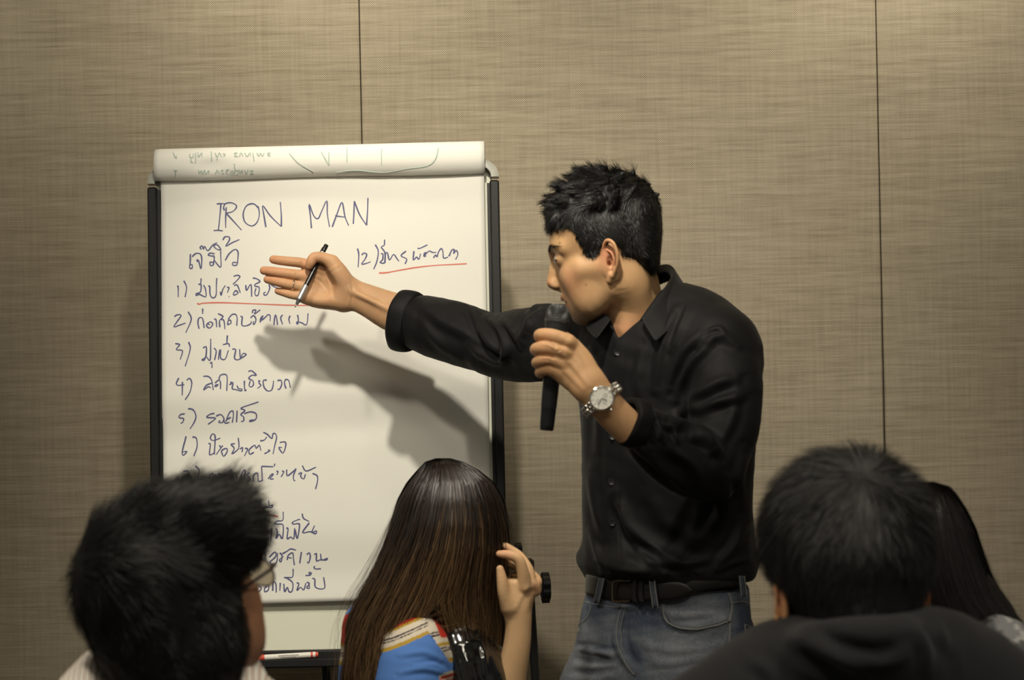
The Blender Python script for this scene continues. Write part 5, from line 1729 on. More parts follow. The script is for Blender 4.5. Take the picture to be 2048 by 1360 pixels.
MB().box(p_top + pm * 0.017 + np.array([-0.005, -0.003, 0]), (0.0022, 0.0015, 0.024), np.stack([np.cross(pm, (0, 1, 0)), np.array([0, 1.0, 0]), pm], 1), bev=0.0005).build('clip', M['silver'], pen)

# ================================================================== the audience
def seated_lower(V, hip, fdir, floor_gap=0.06):
    """pelvis, thighs and shins of a seated person, out of the picture below"""
    f = np.array([fdir[0], fdir[1], 0.0]); f = unit(f); l = np.array([-f[1], f[0], 0])
    hip = np.asarray(hip, float)
    V.chain([hip + l * 0.10, hip - l * 0.10], (0.11, 0.11), k=0.04, n=1)
    for s in (-1, 1):
        a = hip + l * 0.09 * s; b = a + f * 0.42 + np.array([0, 0, 0.02]); c = b - np.array([0, 0, b[2] - 0.09]) + f * 0.02
        V.chain([a, b], (0.085, 0.062), k=0.04, n=1)
        V.chain([b, c], (0.060, 0.045), k=0.02, n=1)
        V.chain([c, c + f * 0.16 - np.array([0, 0, 0.045])], (0.042, 0.034), k=0.02, n=1)


def torso_of(px, Y, sh, neck, width, depth, fdir, name, material, parent, color=None, extra=None, cut=None, strokes=None, h=0.005, wav=(0.002, 28)):
    pass


def make_head(HO, HR, HS, cap_shape, hairline, SKc, REDc, DKc, earout=-0.004, h=0.002, neck=None, ear_scale=1.0):
    h2w_ = lambda q: HO + (np.asarray(q, float) * HS) @ HR.T
    w2h_ = lambda q: ((np.asarray(q, float) - HO) @ HR) / HS
    V = Vol((-0.13, -0.10, -0.22), (0.15, 0.10, 0.15), h)
    add_skull(V); add_face(V, 0.001)
    add_ear(V, 1, out=earout, scale=ear_scale); add_ear(V, -1, out=earout, scale=ear_scale)
    if neck is not None:
        V.chain([w2h_(q) for q in neck[0]], neck[1], k=0.02, n=2)
    v, f = V.mesh()
    c = skin_colour(v, SKc, REDc, DKc)
    C = Vol((-0.17, -0.14, -0.17), (0.17, 0.14, 0.22), 0.0026)
    cap_shape(C, w2h_)
    sl, X, Yy, Z = C.block(C.lo, C.lo + (C.n - 1) * C.h)
    C.g = np.maximum(C.g, np.broadcast_to(poly_sdf(X, Z, hairline) + 0.004 * np.sin(X * 300) * np.sin(Z * 260), C.g.shape)).astype(F32)
    cv, cf = C.mesh()
    return h2w_, w2h_, v, f, c, cv, cf


def grow(cv, cf, h2w_, HR, HS, count, flowfn, lenfn, lift, colour, parent, material, seed, width=0.0008, S=8, curl=0.5, clump=0.45, var=0.5, cfreq=140):
    cn = normals(cv, cf)
    root, rn = sample_roots(cv, cf, cn, count, seed, (cn[:, 2] > -0.8) + 1e-6)
    path, side = strands(root, rn, flowfn(root, rn), 1.0, S, lift, curl=curl, seed=seed, clump=clump, cfreq=cfreq)
    path = root[:, None, :] + (path - path[:, :1]) * lenfn(root)[:, None, None]
    hair_obj('hair_strands', h2w_(path), side @ HR.T, width, material, parent, colour, var=var)['kind'] = 'stuff'


M['pinstripe'] = mat('pinstripe_cotton', (0.8, 0.76, 0.68), 0.85, spec=0.2)
nt = M['pinstripe'].node_tree
tc = nt.nodes.new('ShaderNodeTexCoord'); mp = nt.nodes.new('ShaderNodeMapping'); wv = nt.nodes.new('ShaderNodeTexWave'); rp = nt.nodes.new('ShaderNodeValToRGB')
mp.inputs['Rotation'].default_value = (0, math.radians(12), 0)
wv.bands_direction = 'X'; wv.inputs['Scale'].default_value = 50; wv.inputs['Distortion'].default_value = 0.3
rp.color_ramp.elements[0].position = 0.06; rp.color_ramp.elements[0].color = (0.38, 0.20, 0.15, 1)
rp.color_ramp.elements[1].position = 0.22; rp.color_ramp.elements[1].color = (0.82, 0.78, 0.70, 1)
nt.links.new(tc.outputs['Object'], mp.inputs[0]); nt.links.new(mp.outputs[0], wv.inputs[0]); nt.links.new(wv.outputs['Fac'], rp.inputs[0])
nt.links.new(rp.outputs[0], nt.nodes['Principled BSDF'].inputs['Base Color'])

# ------------------------------------------------------------------ man with spectacles, left
YA = 2.65
R1 = frame((math.sin(math.radians(37)), math.cos(math.radians(37))), -18, 12)
O1 = P(346, 1230, YA); S1 = np.array([0.98, 0.98, 0.97])
man1 = thing('person', 'seated dark-haired person in spectacles and a pinstriped shirt, left of the flip chart', 'person', (float(O1[0]), YA - 0.02, 0.0))


def cap1(C, w2h_):
    C.ell((-0.004, 0, 0.048), (0.104, 0.084, 0.092), k=0.02)
    C.ell((-0.045, 0, -0.02), (0.060, 0.066, 0.085), k=0.03)
    C.ell((0.010, 0, -0.005), (0.072, 0.084, 0.050), k=0.02)
    C.ell((-0.005, 0, -0.045), (0.060, 0.087, 0.062), k=0.02)
    for (u, v_, r) in ((232, 1118, .028), (252, 1095, .030), (282, 1068, .032), (325, 1045, .034), (370, 1030, .034), (420, 1030, .034), (444, 1050, .034), (455, 1075, .030), (458, 1095, .028),
                       (262, 1170, .034), (276, 1230, .034), (288, 1290, .034), (306, 1340, .034), (330, 1330, .04), (380, 1330, .035)):
        C.ell(w2h_(P(u, v_, YA - 0.02)), (r, r, r), k=0.035)
    for a, b, r in (((375, 985), (360, 962), .009), ((330, 1010), (312, 992), .010), ((270, 1045), (245, 1030), .011), ((215, 1105), (176, 1112), .013), ((300, 1030), (275, 1018), .010), ((420, 985), (440, 968), .009)):
        C.chain([w2h_(P(*a, YA - 0.02)), w2h_(P(*b, YA - 0.02))], (r, .002), k=.012, n=1)


hl1 = [(0.16, 0.22), (0.102, 0.085), (0.090, 0.060), (0.080, 0.030), (0.076, 0.004), (0.070, -0.025), (0.044, -0.056), (0.010, -0.082), (-0.025, -0.150), (-0.17, -0.16), (-0.17, 0.22)]
nkb = [P(345, 1330, 2.70), P(345, 1420, 2.69), P(345, 1500, 2.68)]
h1, w1_, v1, f1, c1, cv1, cf1 = make_head(O1, R1, S1, cap1, np.array(hl1), (0.30, 0.155, 0.085), (0.36, 0.15, 0.08), (0.12, 0.07, 0.05), earout=-0.030, neck=(nkb, (0.062, 0.062, 0.070)))
mesh_obj('body', h1(v1), f1, M['skin'], man1, col=c1)
HB = (0.0058, 0.0054, 0.0053)
cap_o = mesh_obj('hair', h1(cv1), cf1, M['hair'], man1, col=np.array(HB) * 0.55)


def flow1(p, n):
    d = unit(p - np.array([-0.075, 0.02, 0.10]))
    return d * 0.9 + np.array([0.55, 0.0, 0.1]) * ss(p[:, 0], -0.06, 0.0)[:, None] * ss(p[:, 2], 0.02, 0.09)[:, None] + np.array([0, 0, -0.7]) * (1 - ss(p[:, 2], 0.03, 0.10))[:, None]


grow(cv1, cf1, h1, R1, S1, 20000, flow1, lambda p: 0.018 + 0.022 * ss(p[:, 2], 0.0, 0.1), 0.42, HB, cap_o, M['hair'], 31, cfreq=110)
# spectacles
g1 = lambda q: h1(np.asarray(q, float) * np.array([1.04, 1.10, 1.0]) + np.array([0.006, 0, -0.008]))
gl = bpy.data.objects.new('spectacles', None); COL.objects.link(gl); gl.parent = man1; gl['label'] = 'dark framed spectacles'
gl['_loc'] = [float(x) for x in O1]; gl.location = tuple(O1 - np.array(man1['_loc']))
for s in (-1, 1):
    rim = [(0.112 - 0.012 * math.cos(t) * 0 - 0.010 * ((0.026 * math.cos(t)) / 0.026 * 0.5 + 0.5) ** 2, s * (0.034 + 0.026 * math.cos(t)), 0.006 + 0.0185 * math.sin(t) * (1 if math.sin(t) > 0 else 1.05)) for t in np.linspace(0, 2 * PI, 33)]
    MB().tube(g1(np.array(rim)), 0.0013, 8, caps=False).build('rim', M['glasses'], gl)
    cn_ = g1(np.array([[0.108, s * 0.034, 0.006]]))
    ring = g1(np.array(rim))[:-1]
    mesh_obj('lens', np.vstack([ring, cn_]), [(i, (i + 1) % 32, 32) for i in range(32)], M['lens'], gl)
    MB().tube(g1(np.array([(0.104, s * 0.060, 0.012), (0.099, s * 0.070, 0.013), (0.085, s * 0.0745, 0.012), (0.045, s * 0.074, 0.010), (0.020, s * 0.070, 0.008)])), 0.0022, 8).build('temple_arm', M['glasses'], gl)
MB().tube(g1(np.array([(0.112, -0.009, 0.010), (0.115, 0, 0.013), (0.112, 0.009, 0.010)])), 0.0013, 8).build('bridge', M['glasses'], gl)
# shirt
V = Vol((O1[0] - 0.36, 2.38, 0.30), (O1[0] + 0.38, 3.0, 1.20), 0.005)
V.chain(PP([(350, 1385, 2.69), (348, 1440, 2.68), (345, 1520, 2.67)]), (0.088, 0.098, 0.12), r2=(0.080, 0.082, 0.085), wdir=(1, 0.2, 0), k=0.03, n=3)
V.chain(PP([(110, 1560, 2.66), (230, 1485, 2.67), (350, 1450, 2.68), (470, 1480, 2.69), (590, 1550, 2.70)]), (0.068, 0.075, 0.075, 0.075, 0.068), k=0.04, n=3)
V.chain([P(345, 1560, 2.67), P(345, 1800, 2.66), P(345, 2100, 2.64)], (0.17, 0.165, 0.16), r2=(0.105, 0.11, 0.12), wdir=(1, 0.2, 0), k=0.06, n=2)
for s, u in ((-1, 95), (1, 600)):
    V.chain([P(u, 1570, 2.66), P(u - 12 * -s, 1800, 2.68), P(u - s * 60, 1950, 2.88)], (0.062, 0.052, 0.042), k=0.03, n=3)
V.chain(PP([(352, 1290, 2.695), (350, 1350, 2.69)]), (0.066, 0.068), k=0.008, n=1, mode='sub')
V.func(V.lo, V.lo + (V.n - 1) * V.h, lambda x, y, z: (P(330, 1286, 2.68)[2] + (x - P(330, 1286, 2.68)[0]) * 0.10) - z + 0 * y, k=0.006, mode='sub')
q, f_ = V.mesh(); q = relax(q, f_, 2)
q = sculpt(q, f_, [([(240, 1290), (200, 1330), (180, 1380)], 0.004, 10), ([(480, 1290), (500, 1330), (520, 1370)], 0.003, 8)])
sh1 = mesh_obj('shirt', q, f_, M['pinstripe'], man1)
V = Vol((O1[0] - 0.3, 2.4, 0.0), (O1[0] + 0.55, 3.4, 0.70), 0.009)
seated_lower(V, (O1[0], 2.66, 0.50), (0.5, 0.86))
q, f_ = V.mesh(); mesh_obj('trousers', q, f_, M['tee'], man1)
# collar leaves
for pts in ([[(196, 1292, 2.68), (222, 1340, 2.62), (258, 1400, 2.60)], [(172, 1300, 2.68), (150, 1345, 2.61), (150, 1400, 2.58)], [(150, 1330, 2.68), (112, 1362, 2.62), (96, 1400, 2.6)]],
            [[(476, 1262, 2.74), (470, 1310, 2.66), (450, 1372, 2.62)], [(488, 1272, 2.74), (500, 1320, 2.66), (510, 1380, 2.62)], [(498, 1290, 2.74), (530, 1340, 2.68), (556, 1385, 2.64)]]):
    sheet('collar', [PP(r) for r in pts], M['pinstripe'], sh1, 0.003, sub=2)

# ------------------------------------------------------------------ dark-haired person in a charcoal jersey, right foreground
YB = 2.60
R2 = frame((-0.16, 0.985), 4, 0)
O2 = P(1694, 1186, YB); S2 = np.array([0.95, 0.91, 1.0])
man2 = thing('person', 'seated black-haired person in a charcoal jersey, seen from behind at the right', 'person', (float(O2[0]), YB, 0.0))


def cap2(C, w2h_):
    C.ell((-0.006, 0, 0.050), (0.104, 0.086, 0.094), k=0.02)
    C.ell((-0.030, 0, 0.030), (0.080, 0.092, 0.075), k=0.03)
    C.ell((-0.055, 0, -0.045), (0.055, 0.066, 0.070), k=0.03)
    for (u, v_, r) in ((1575, 1060, .026), (1572, 1100, .026), (1590, 1010, .03), (1640, 965, .03), (1700, 955, .03), (1760, 970, .03), (1800, 1010, .03), (1800, 1060, .03), (1800, 1120, .03)):
        C.ell(w2h_(P(u, v_, YB)), (r, r, r), k=0.03)


hl2 = [(0.17, 0.22), (0.100, 0.075), (0.080, 0.040), (0.050, 0.014), (0.020, 0.012), (-0.004, 0.006), (-0.020, -0.020), (-0.030, -0.070), (-0.050, -0.115), (-0.17, -0.13), (-0.17, 0.22)]
h2, w2_, v2, f2, c2, cv2, cf2 = make_head(O2, R2, S2, cap2, np.array(hl2), (0.56, 0.33, 0.16), (0.55, 0.14, 0.06), (0.16, 0.1, 0.06), earout=0.012, ear_scale=1.2,
                                          neck=([P(1695, 1260, 2.62), P(1695, 1400, 2.62)], (0.062, 0.066)))
mesh_obj('body', h2(v2), f2, M['skin'], man2, col=c2)
cap_o = mesh_obj('hair', h2(cv2), cf2, M['hair'], man2, col=np.array(HB) * 0.6)


def flow2(p, n):
    d = p - np.array([-0.055, -0.01, 0.115])
    return unit(d) * np.array([1, 1, 1.0]) + np.array([0, 0, -0.55])


grow(cv2, cf2, h2, R2, S2, 20000, flow2, lambda p: 0.018 + 0.014 * ss(p[:, 2], -0.02, 0.08), 0.13, (0.0068, 0.0064, 0.0062), cap_o, M['hair'], 33, width=0.0009, curl=0.25, clump=0.22, cfreq=90)
V = Vol((O2[0] - 0.36, 2.28, 0.30), (O2[0] + 0.38, 2.92, 1.22), 0.005)
V.chain(PP([(1715, 1300, 2.60), (1715, 1345, 2.60), (1712, 1400, 2.60)]), (0.088, 0.104, 0.13), r2=(0.072, 0.082, 0.092), wdir=(1, 0, 0), k=0.03, n=3)
V.chain(PP([(1425, 1470, 2.58), (1560, 1385, 2.58), (1715, 1350, 2.57), (1880, 1352, 2.59), (2025, 1440, 2.60)]), (0.070, 0.076, 0.070, 0.074, 0.070), k=0.05, n=3)
V.chain([P(1715, 1500, 2.58), P(1715, 1750, 2.57), P(1715, 2050, 2.56)], (0.185, 0.17, 0.165), r2=(0.110, 0.12, 0.12), wdir=(1, 0, 0), k=0.06, n=2)
for s, u in ((-1, 1415), (1, 2030)):
    V.chain([P(u, 1480, 2.58), P(u - s * 8, 1720, 2.60), P(u - s * 70, 1850, 2.82)], (0.064, 0.054, 0.042), k=0.03, n=3)
V.chain(PP([(1718, 1200, 2.62), (1718, 1262, 2.62)]), (0.074, 0.071), k=0.010, n=1, mode='sub')
V.func(V.lo, V.lo + (V.n - 1) * V.h, lambda x, y, z: (P(1720, 1240, 2.52)[2] + (x - P(1720, 1240, 2.52)[0]) * 0.03) - z + 0 * y, k=0.014, mode='sub')
V.chain(PP([(1592, 1292, 2.56), (1625, 1286, 2.49), (1700, 1280, 2.465), (1790, 1274, 2.48), (1858, 1274, 2.55)]), (0.014, 0.019, 0.021, 0.021, 0.020), k=0.03, n=3)
V.chain(PP([(1600, 1325, 2.55), (1700, 1325, 2.49), (1800, 1325, 2.50), (1870, 1315, 2.56)]), 0.03, k=0.05, n=3)
q, f_ = V.mesh(); q = relax(q, f_, 3)
q = sculpt(q, f_, [([(1640, 1262), (1690, 1290), (1760, 1302), (1800, 1290)], -0.009, 16), ([(1585, 1275), (1640, 1300), (1700, 1330), (1740, 1360)], 0.006, 14), ([(1590, 1310), (1650, 1340), (1700, 1380)], -0.006, 14),
                   ([(1870, 1240), (1880, 1270), (1900, 1300)], 0.005, 12), ([(1820, 1250), (1850, 1290), (1855, 1340)], 0.005, 14), ([(1925, 1270), (1915, 1310), (1920, 1350)], 0.003, 12), ([(1500, 1320), (1540, 1345), (1560, 1400)], 0.004, 14)])
tn_ = normals(q, f_); q = q + tn_ * (0.0015 * wob(q, 30, 6))[:, None]
mesh_obj('jersey', q, f_, M['tee'], man2)
V = Vol((O2[0] - 0.75, 2.3, 0.0), (O2[0] + 0.3, 3.1, 0.70), 0.009)
seated_lower(V, (O2[0], 2.58, 0.50), (-0.9, 0.35))
q, f_ = V.mesh(); mesh_obj('trousers', q, f_, M['tee'], man2)


# ------------------------------------------------------------------ long hair given by its outline
def envelope(v, table):
    t = np.array(table, float)
    return np.interp(v, t[:, 0], t[:, 1]), np.interp(v, t[:, 0], t[:, 2]), np.interp(v, t[:, 0], t[:, 3])


def long_hair(table, Yc, count, S, vend, base, tip, parent, seed, gap=None, wave=3.0, width=0.0011, fly=0.06, depthfn=None, crown=0.0, var=0.4, material=None):
    r = np.random.default_rng(seed)
    v0 = table[0][0]
    a = r.uniform(0, 1, count); a = 0.5 - 0.5 * np.cos(PI * np.clip(a, 0, 1)) * 1.03
    a = np.clip(a, 0.0, 1.0)
    sgn = np.where(r.uniform(0, 1, count) < 0.78, -1.0, 1.0)
    layer = 1.0 - np.abs(r.normal(0, 0.05, count))
    end = vend(a, r)
    tt = np.linspace(0, 1, S)
    vv_ = v0 + (end[:, None] - v0) * (tt[None, :] ** 1.25)
    L, R, D = envelope(vv_, table)
    aw = a[:, None] + 0.035 * np.sin(vv_ / 38 + r.uniform(0, 6.3, count)[:, None]) * ss(vv_, 1050, 1300) * 0.6 + r.normal(0, 0.010, (count, 1))
    if gap is not None:
        aw = gap(aw, vv_)
    x = L + (R - L) * aw
    w_ = wave * ss(vv_, v0 + 180, v0 + 420)
    grp = np.floor(a * 26)[:, None]
    x = x + w_ * np.sin(vv_ / 33.0 + grp * 1.7)
    fl = (r.uniform(0, 1, count) < fly)[:, None] * ss(vv_, v0 + 20, v0 + 300)
    x = x + fl * r.normal(0, 14, (count, 1))
    cc = np.sqrt(np.clip(1 - (2 * np.clip(aw, 0.0, 1.0) - 1) ** 2, 0.0, 1))
    Yd = Yc + sgn[:, None] * D * cc * layer[:, None] + fl * r.normal(0, 0.01, (count, 1))
    if depthfn is not None:
        Yd = Yd + depthfn(vv_)
    du, dv = x - 1024.0, vv_ - 680.0
    path = np.stack([(CR * du - SR * dv) * Yd / FPX, Yd, CAMZ - (SR * du + CR * dv) * Yd / FPX], -1)
    out = np.stack([(2 * aw - 1), sgn[:, None] * cc, np.zeros_like(aw)], -1)
    side = unit(np.cross(np.gradient(path, axis=1), out + r.normal(0, 0.2, (count, 1, 3))))
    o = hair_obj('hair_strands', path, side, width, material or M['hair_soft'], parent, base, tip, var=var, seed=seed, taper=0.35)
    o['kind'] = 'stuff'


def hair_core(table, Yc, lo_v, hi_v, inset, parent, col, h=0.004, gapsub=None, depthfn=None):
    vs = np.linspace(lo_v, hi_v, 16)
    L, R, D = envelope(vs, table)
    dy = depthfn(vs) if depthfn is not None else vs * 0
    pts = np.array([P((l + r_) / 2, v_, Yc + d_) for l, r_, v_, d_ in zip(L, R, vs, dy)])
    hw = (R - L) / 2 * Yc / FPX - inset
    dd = D - inset
    hw, dd = np.maximum(hw, 0.004), np.maximum(dd, 0.004)
    V = Vol(pts.min(0) - max(hw.max(), dd.max()) - 0.02, pts.max(0) + max(hw.max(), dd.max()) + 0.02, h)
    V.chain(pts, hw, r2=dd, wdir=(1, 0, 0), k=0.01, n=1)
    if gapsub is not None:
        gapsub(V)
    q, f_ = V.mesh(); q = relax(q, f_, 2)
    return mesh_obj('hair', q, f_, M['hair'], parent, col=np.array(col))


# ------------------------------------------------------------------ woman touching her hair, in front of the chart
YG = 3.78
R3 = frame((0.30, 0.95), 4, 0)
O3 = P(898, 1092, YG)
girl = thing('person', 'seated woman with long brown hair in a blue striped top touching her hair', 'person', (float(O3[0]), YG, 0.0))
T3 = [(917, 872, 900, 0.010), (924, 852, 925, 0.040), (940, 838, 955, 0.060), (965, 818, 985, 0.080), (1000, 800, 1003, 0.094), (1050, 786, 1013, 0.100), (1100, 770, 1014, 0.098), (1150, 748, 1008, 0.090),
      (1200, 722, 1003, 0.080), (1250, 700, 1001, 0.072), (1300, 692, 1000, 0.068), (1360, 690, 1001, 0.066), (1440, 694, 1000, 0.06)]
V = Vol((-0.13, -0.10, -0.22), (0.15, 0.10, 0.15), 0.0024)
add_skull(V); add_face(V, 0.001); add_ear(V, 1, out=-0.012); add_ear(V, -1, out=-0.012)
V.chain([((q - O3) @ R3) for q in (P(895, 1170, YG), P(880, 1260, YG + 0.02))], (0.050, 0.052), k=0.02, n=1)
S3 = np.array([0.84, 0.86, 0.90])
gv, gf = V.mesh()
gc = skin_colour(gv, (0.60, 0.37, 0.21), (0.60, 0.27, 0.17), (0.2, 0.12, 0.08))
parts_ = [(O3 + (gv * S3) @ R3.T, gf, gc)]
V = Vol(P(940, 1460, 3.68) * [1, 0, 1] + [0, 3.66, 0], P(1115, 1070, 3.84) * [1, 0, 1] + [0, 3.86, 0], 0.0014)
wg = unit(P(1070, 1200, 3.73) - P(1000, 1200, 3.73))
V.chain(PP([(1012, 1440, 3.76), (1022, 1360, 3.75), (1034, 1290, 3.74), (1037, 1245, 3.735), (1034, 1208, 3.73), (1042, 1172, 3.728)]), (0.0275, 0.0245, 0.0222, 0.0215, 0.0258, 0.0258), r2=(0.025, 0.021, 0.0178, 0.0160, 0.0145, 0.0115), wdir=wg, k=0.008, n=4)
V.chain(PP([(1018, 1212, 3.725), (1008, 1186, 3.718), (1004, 1160, 3.715), (1000, 1138, 3.715)]), (0.0130, 0.0105, 0.0088, 0.0062), k=0.010, n=3)
V.chain(PP([(1050, 1172, 3.722), (1046, 1145, 3.716), (1037, 1119, 3.712), (1018, 1110, 3.712), (999, 1108, 3.714)]), (0.0115, 0.0098, 0.0088, 0.0078, 0.0058), k=0.004, n=4)
V.chain(PP([(1060, 1168, 3.728), (1056, 1140, 3.732), (1040, 1114, 3.738), (1025, 1102, 3.740), (1011, 1092, 3.740)]), (0.0115, 0.0095, 0.0080, 0.0074, 0.0058), k=0.002, n=4)
V.chain(PP([(1068, 1172, 3.732), (1072, 1160, 3.740), (1050, 1140, 3.765), (1026, 1130, 3.768), (1014, 1124, 3.765)]), (0.0110, 0.0092, 0.0078, 0.0070, 0.0056), k=0.003, n=4)
V.chain(PP([(1070, 1180, 3.735), (1071, 1168, 3.748), (1048, 1152, 3.770), (1026, 1152, 3.770), (1020, 1158, 3.765)]), (0.0110, 0.0085, 0.0072, 0.0064, 0.0052), k=0.003, n=4)
q, f_ = V.mesh()
q = sculpt(q, f_, [([(1030, 1220), (1045, 1190), (1062, 1168)], 0.0008, 5), ([(1060, 1180), (1066, 1200), (1060, 1230)], -0.001, 5), ([(1064, 1160), (1070, 1166), (1072, 1176)], 0.0014, 5)])
uu, vv = proj(q)
cc = np.tile(np.array((0.62, 0.40, 0.215)), (len(q), 1))
w_ = (0.5 * np.exp(-((uu - 1005) ** 2 + (vv - 1108) ** 2) / 500) + 0.4 * np.exp(-((uu - 1072) ** 2 / 100 + (vv - 1180) ** 2 / 1200)))[:, None]
cc = cc * (1 - w_) + np.array((0.62, 0.28, 0.17)) * w_
parts_.append((q, f_, cc))
bv, bf, bc = join(parts_)
mesh_obj('body', bv, bf, M['skin'], girl, col=bc)


def gsub(V):
    V.chain(PP([(868, 1262, 3.70), (866, 1330, 3.68), (870, 1460, 3.66)]), (0.030, 0.05, 0.07), k=0.01, n=2, mode='sub')


hc3 = hair_core(T3, YG, 1030, 1285, 0.013, girl, (0.010, 0.0065, 0.0045), gapsub=gsub)


def gap3(a, v):
    """the fall parts over the shoulder"""
    t = ss(v, 1175, 1300)
    left = a < 0.56
    al = a * (1 - t * 0.20)
    ar = 0.56 + (a - 0.56) + (1 - a) * t * 0.28
    return np.where(left, al, ar)


def vend3(a, r):
    e = np.where(a < 0.56, 1372 - 185 * ss(a, 0.30, 0.56) + r.normal(0, 26, len(a)), 1250 + 130 * ss(a, 0.62, 0.85) + r.normal(0, 32, len(a)))
    e = np.where(r.uniform(0, 1, len(a)) < 0.22, e - np.abs(r.normal(0, 90, len(a))), e)
    return e


long_hair(T3, YG, 15000, 30, vend3, (0.0125, 0.0076, 0.0052), (0.120, 0.068, 0.030), hc3, 41, gap=gap3, wave=6.0, width=0.00115, fly=0.10, var=0.6)
# the blue striped top
V = Vol(P(640, 1360, 3.7) * [1, 0, 0] + [0, 3.50, 0.70], P(1010, 1360, 3.7) * [1, 0, 0] + [0, 4.0, 1.16], 0.0024)
V.chain(PP([(862, 1262, 3.80), (820, 1275, 3.77), (770, 1268, 3.78), (745, 1250, 3.84)]), (0.030, 0.045, 0.048, 0.045), k=0.03, n=3)
V.chain(PP([(838, 1285, 3.72), (828, 1340, 3.69), (815, 1440, 3.68), (800, 1560, 3.70)]), (0.044, 0.058, 0.058, 0.05), k=0.03, n=3)
V.chain(PP([(850, 1330, 3.80), (840, 1450, 3.80), (840, 1700, 3.80), (840, 1950, 3.80)]), (0.130, 0.145, 0.14, 0.15), r2=(0.075, 0.09, 0.09, 0.10), wdir=(0.85, -0.5, 0), k=0.04, n=3)
V.chain(PP([(740, 1265, 3.84), (735, 1330, 3.82), (735, 1420, 3.80)]), (0.038, 0.046, 0.05), k=0.03, n=2)
V.chain([P(890, 1150, YG + 0.02), P(885, 1235, YG + 0.03)], (0.056, 0.056), k=0.006, n=1, mode='sub')
q, f_ = V.mesh(); q = relax(q, f_, 2)
q = sculpt(q, f_, [([(860, 1270), (885, 1300), (912, 1350)], -0.003, 3), ([(800, 1310), (850, 1305), (880, 1320)], 0.003, 6), ([(800, 1345), (850, 1338), (900, 1350)], 0.003, 6), ([(830, 1325), (870, 1322), (895, 1335)], -0.003, 5)])
uu, vv = proj(q)
BL, CRM, YEL, RD, BK = (0.085, 0.20, 0.52), (0.60, 0.53, 0.42), (0.42, 0.27, 0.035), (0.50, 0.035, 0.02), (0.03, 0.02, 0.03)
bl_line = np.interp(uu, (690, 740, 790, 822, 857), (1330, 1312, 1298, 1284, 1268))
s_ = (bl_line - vv) * 0.9
col = np.tile(np.array(BL), (len(q), 1))
bands = [(0, 7, YEL), (7, 15, CRM), (15, 17, BK), (17, 19.5, CRM), (19.5, 22.5, BK), (22.5, 33, CRM), (33, 38, YEL), (38, 90, RD)]
for a, b, c_ in bands:
    col[(s_ >= a) & (s_ < b)] = c_
edge = np.interp(vv, (1222, 1245, 1270, 1300, 1330, 1360), (858, 876, 886, 895, 904, 914))      # trimmed right edge
d_r = edge - uu
seam_u = np.interp(vv, (1262, 1290, 1320, 1345), (856, 876, 896, 914))
pan = (uu > seam_u) & (vv > 1240) & (vv < 1345)
k_ = (vv + 0.2 * (uu - 880))
pc = np.tile(np.array(CRM), (len(q), 1))
for a, b, c_ in ((1262, 1265, BK), (1267, 1271, BK), (1286, 1293, YEL), (1296, 1299, BK), (1301, 1304, BK), (1320, 1330, YEL), (1330, 1350, BL)):
    pc[(k_ >= a) & (k_ < b)] = c_
col[pan] = pc[pan]
col[(d_r < 6) & (vv < 1275) & (uu > 835)] = RD
hem = (vv > 1338) & (uu > 878) & (uu < 925)
kk = vv + 0.35 * (uu - 900)
col[hem & (kk > 1343) & (kk < 1348)] = CRM
col[hem & (kk >= 1348) & (kk < 1353)] = RD
col[hem & (kk >= 1353) & (kk < 1358)] = CRM
col[hem & (kk >= 1358) & (kk < 1364)] = RD
top3 = mesh_obj('striped_top', q, f_, M['stripe'], girl, col=col)
# glossy black waistcoat on her far side
V = Vol(P(840, 1360, 3.7) * [1, 0, 0] + [0, 3.58, 0.60], P(1060, 1360, 3.7) * [1, 0, 0] + [0, 3.98, 1.14], 0.004)
V.chain(PP([(905, 1232, 3.79), (935, 1300, 3.765), (955, 1400, 3.76), (960, 1600, 3.78)]), (0.030, 0.052, 0.062, 0.08), r2=(0.05, 0.07, 0.08, 0.09), wdir=(0.9, -0.4, 0), k=0.01, n=3)
q, f_ = V.mesh(); q = relax(q, f_, 2)
q = sculpt(q, f_, [([(918, 1210), (926, 1240), (934, 1262)], 0.0018, 4.5), ([(942, 1210), (948, 1240), (958, 1268)], 0.0018, 4.5),
                   ([(960, 1280), (968, 1310), (972, 1350)], 0.003, 5), ([(925, 1300), (940, 1340), (948, 1370)], 0.003, 5)])
mesh_obj('waistcoat', q, f_, M['patent'], girl)
V = Vol((O3[0] - 0.80, 3.5, 0.0), (O3[0] + 0.25, 4.20, 0.66), 0.009)
seated_lower(V, (O3[0] - 0.05, 3.80, 0.48), (-0.85, 0.35))
q, f_ = V.mesh(); mesh_obj('trousers', q, f_, M['denim'], girl, col=np.array((0.03, 0.035, 0.05)))

# ------------------------------------------------------------------ woman behind, at the right edge
YD = 3.12
R4 = frame((-0.45, 0.89), 3, 0)
O4 = P(1832, 1170, YD)
girl2 = thing('person', 'seated person with long straight black hair in a grey plaid shirt, far right', 'person', (float(O4[0]), YD, 0.0))
T4 = [(964, 1830, 1868, 0.010), (972, 1790, 1896, 0.045), (985, 1765, 1908, 0.065), (1020, 1735, 1930, 0.088), (1060, 1715, 1948, 0.098), (1100, 1706, 1960, 0.102), (1150, 1700, 1978, 0.100), (1200, 1700, 2002, 0.092),
      (1240, 1706, 2030, 0.082), (1280, 1720, 2060, 0.072), (1340, 1740, 2085, 0.066), (1420, 1750, 2095, 0.060)]
V = Vol((-0.13, -0.10, -0.22), (0.15, 0.10, 0.15), 0.003)
add_skull(V); add_face(V, 0.001); add_ear(V, 1, out=-0.012); add_ear(V, -1, out=-0.012)
V.chain([((q - O4) @ R4) for q in (P(1835, 1270, YD), P(1835, 1380, YD))], (0.050, 0.052), k=0.02, n=1)
gv, gf = V.mesh()
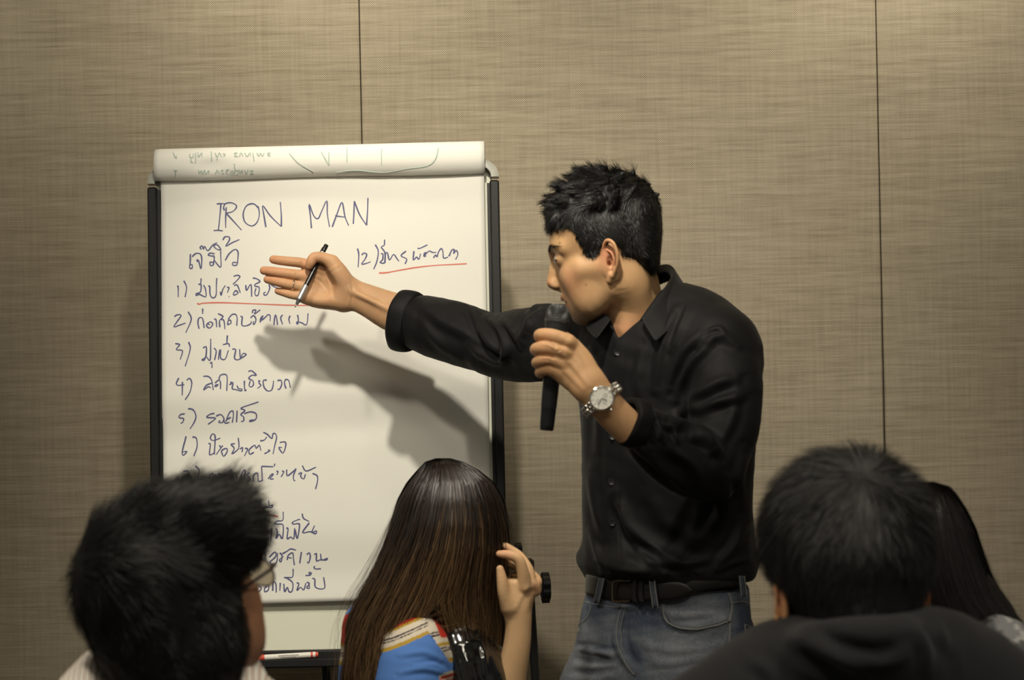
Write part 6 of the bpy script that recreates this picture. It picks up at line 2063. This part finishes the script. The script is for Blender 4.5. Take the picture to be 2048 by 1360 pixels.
mesh_obj('body', O4 + (gv * np.array([0.80, 0.82, 0.86])) @ R4.T, gf, M['skin'], girl2, col=skin_colour(gv, (0.58, 0.36, 0.2), (0.6, 0.27, 0.17), (0.2, 0.12, 0.08)))
hc4 = hair_core(T4, YD, 1105, 1400, 0.012, girl2, (0.007, 0.0058, 0.0055), h=0.005)
long_hair(T4, YD, 9000, 22, lambda a, r: 1400 + r.normal(0, 25, len(a)), (0.0095, 0.0078, 0.0075), (0.012, 0.0095, 0.009), hc4, 43, wave=0.8, width=0.0011, fly=0.02, var=0.3)
V = Vol(P(1600, 1360, 3.1) * [1, 0, 0] + [0, 2.93, 0.35], P(2200, 1360, 3.1) * [1, 0, 0] + [0, 3.5, 1.14], 0.006)
V.chain(PP([(1660, 1395, 3.16), (1760, 1330, 3.14), (1900, 1315, 3.12), (2010, 1330, 3.06), (2070, 1420, 3.06)]), (0.058, 0.062, 0.060, 0.062, 0.056), k=0.04, n=3)
V.chain(PP([(1870, 1420, 3.14), (1870, 1650, 3.14), (1870, 1900, 3.14)]), (0.165, 0.15, 0.15), r2=(0.09, 0.10, 0.11), wdir=(1, -0.2, 0), k=0.05, n=2)
V.chain(PP([(2075, 1420, 3.06), (2080, 1650, 3.10), (2020, 1750, 3.30)]), (0.055, 0.045, 0.04), k=0.02, n=2)
V.chain(PP([(1660, 1410, 3.16), (1655, 1640, 3.18), (1700, 1740, 3.36)]), (0.055, 0.045, 0.04), k=0.02, n=2)
q, f_ = V.mesh(); q = relax(q, f_, 2)
px_ = q[:, 0] * 0.85 + q[:, 2] * 0.5; pz_ = q[:, 2] * 0.85 - q[:, 0] * 0.5
c0 = np.tile(np.array((0.20, 0.20, 0.205)), (len(q), 1))
b1 = (np.mod(px_, 0.055) < 0.024); b2 = (np.mod(pz_ + 0.01, 0.055) < 0.024)
c0[b1] *= 0.42; c0[b2] *= 0.50; c0[b1 & b2] *= 0.6
c0[(np.mod(px_ + 0.012, 0.055) < 0.004) | (np.mod(pz_ - 0.012, 0.055) < 0.004)] = (0.42, 0.41, 0.40)
mesh_obj('plaid_shirt', q, f_, M['stripe'], girl2, col=c0)
V = Vol((O4[0] - 0.25, 2.85, 0.0), (O4[0] + 0.6, 3.8, 0.66), 0.009)
seated_lower(V, (O4[0] + 0.02, 3.13, 0.48), (0.4, 0.9))
q, f_ = V.mesh(); mesh_obj('trousers', q, f_, M['denim'], girl2, col=np.array((0.03, 0.035, 0.05)))
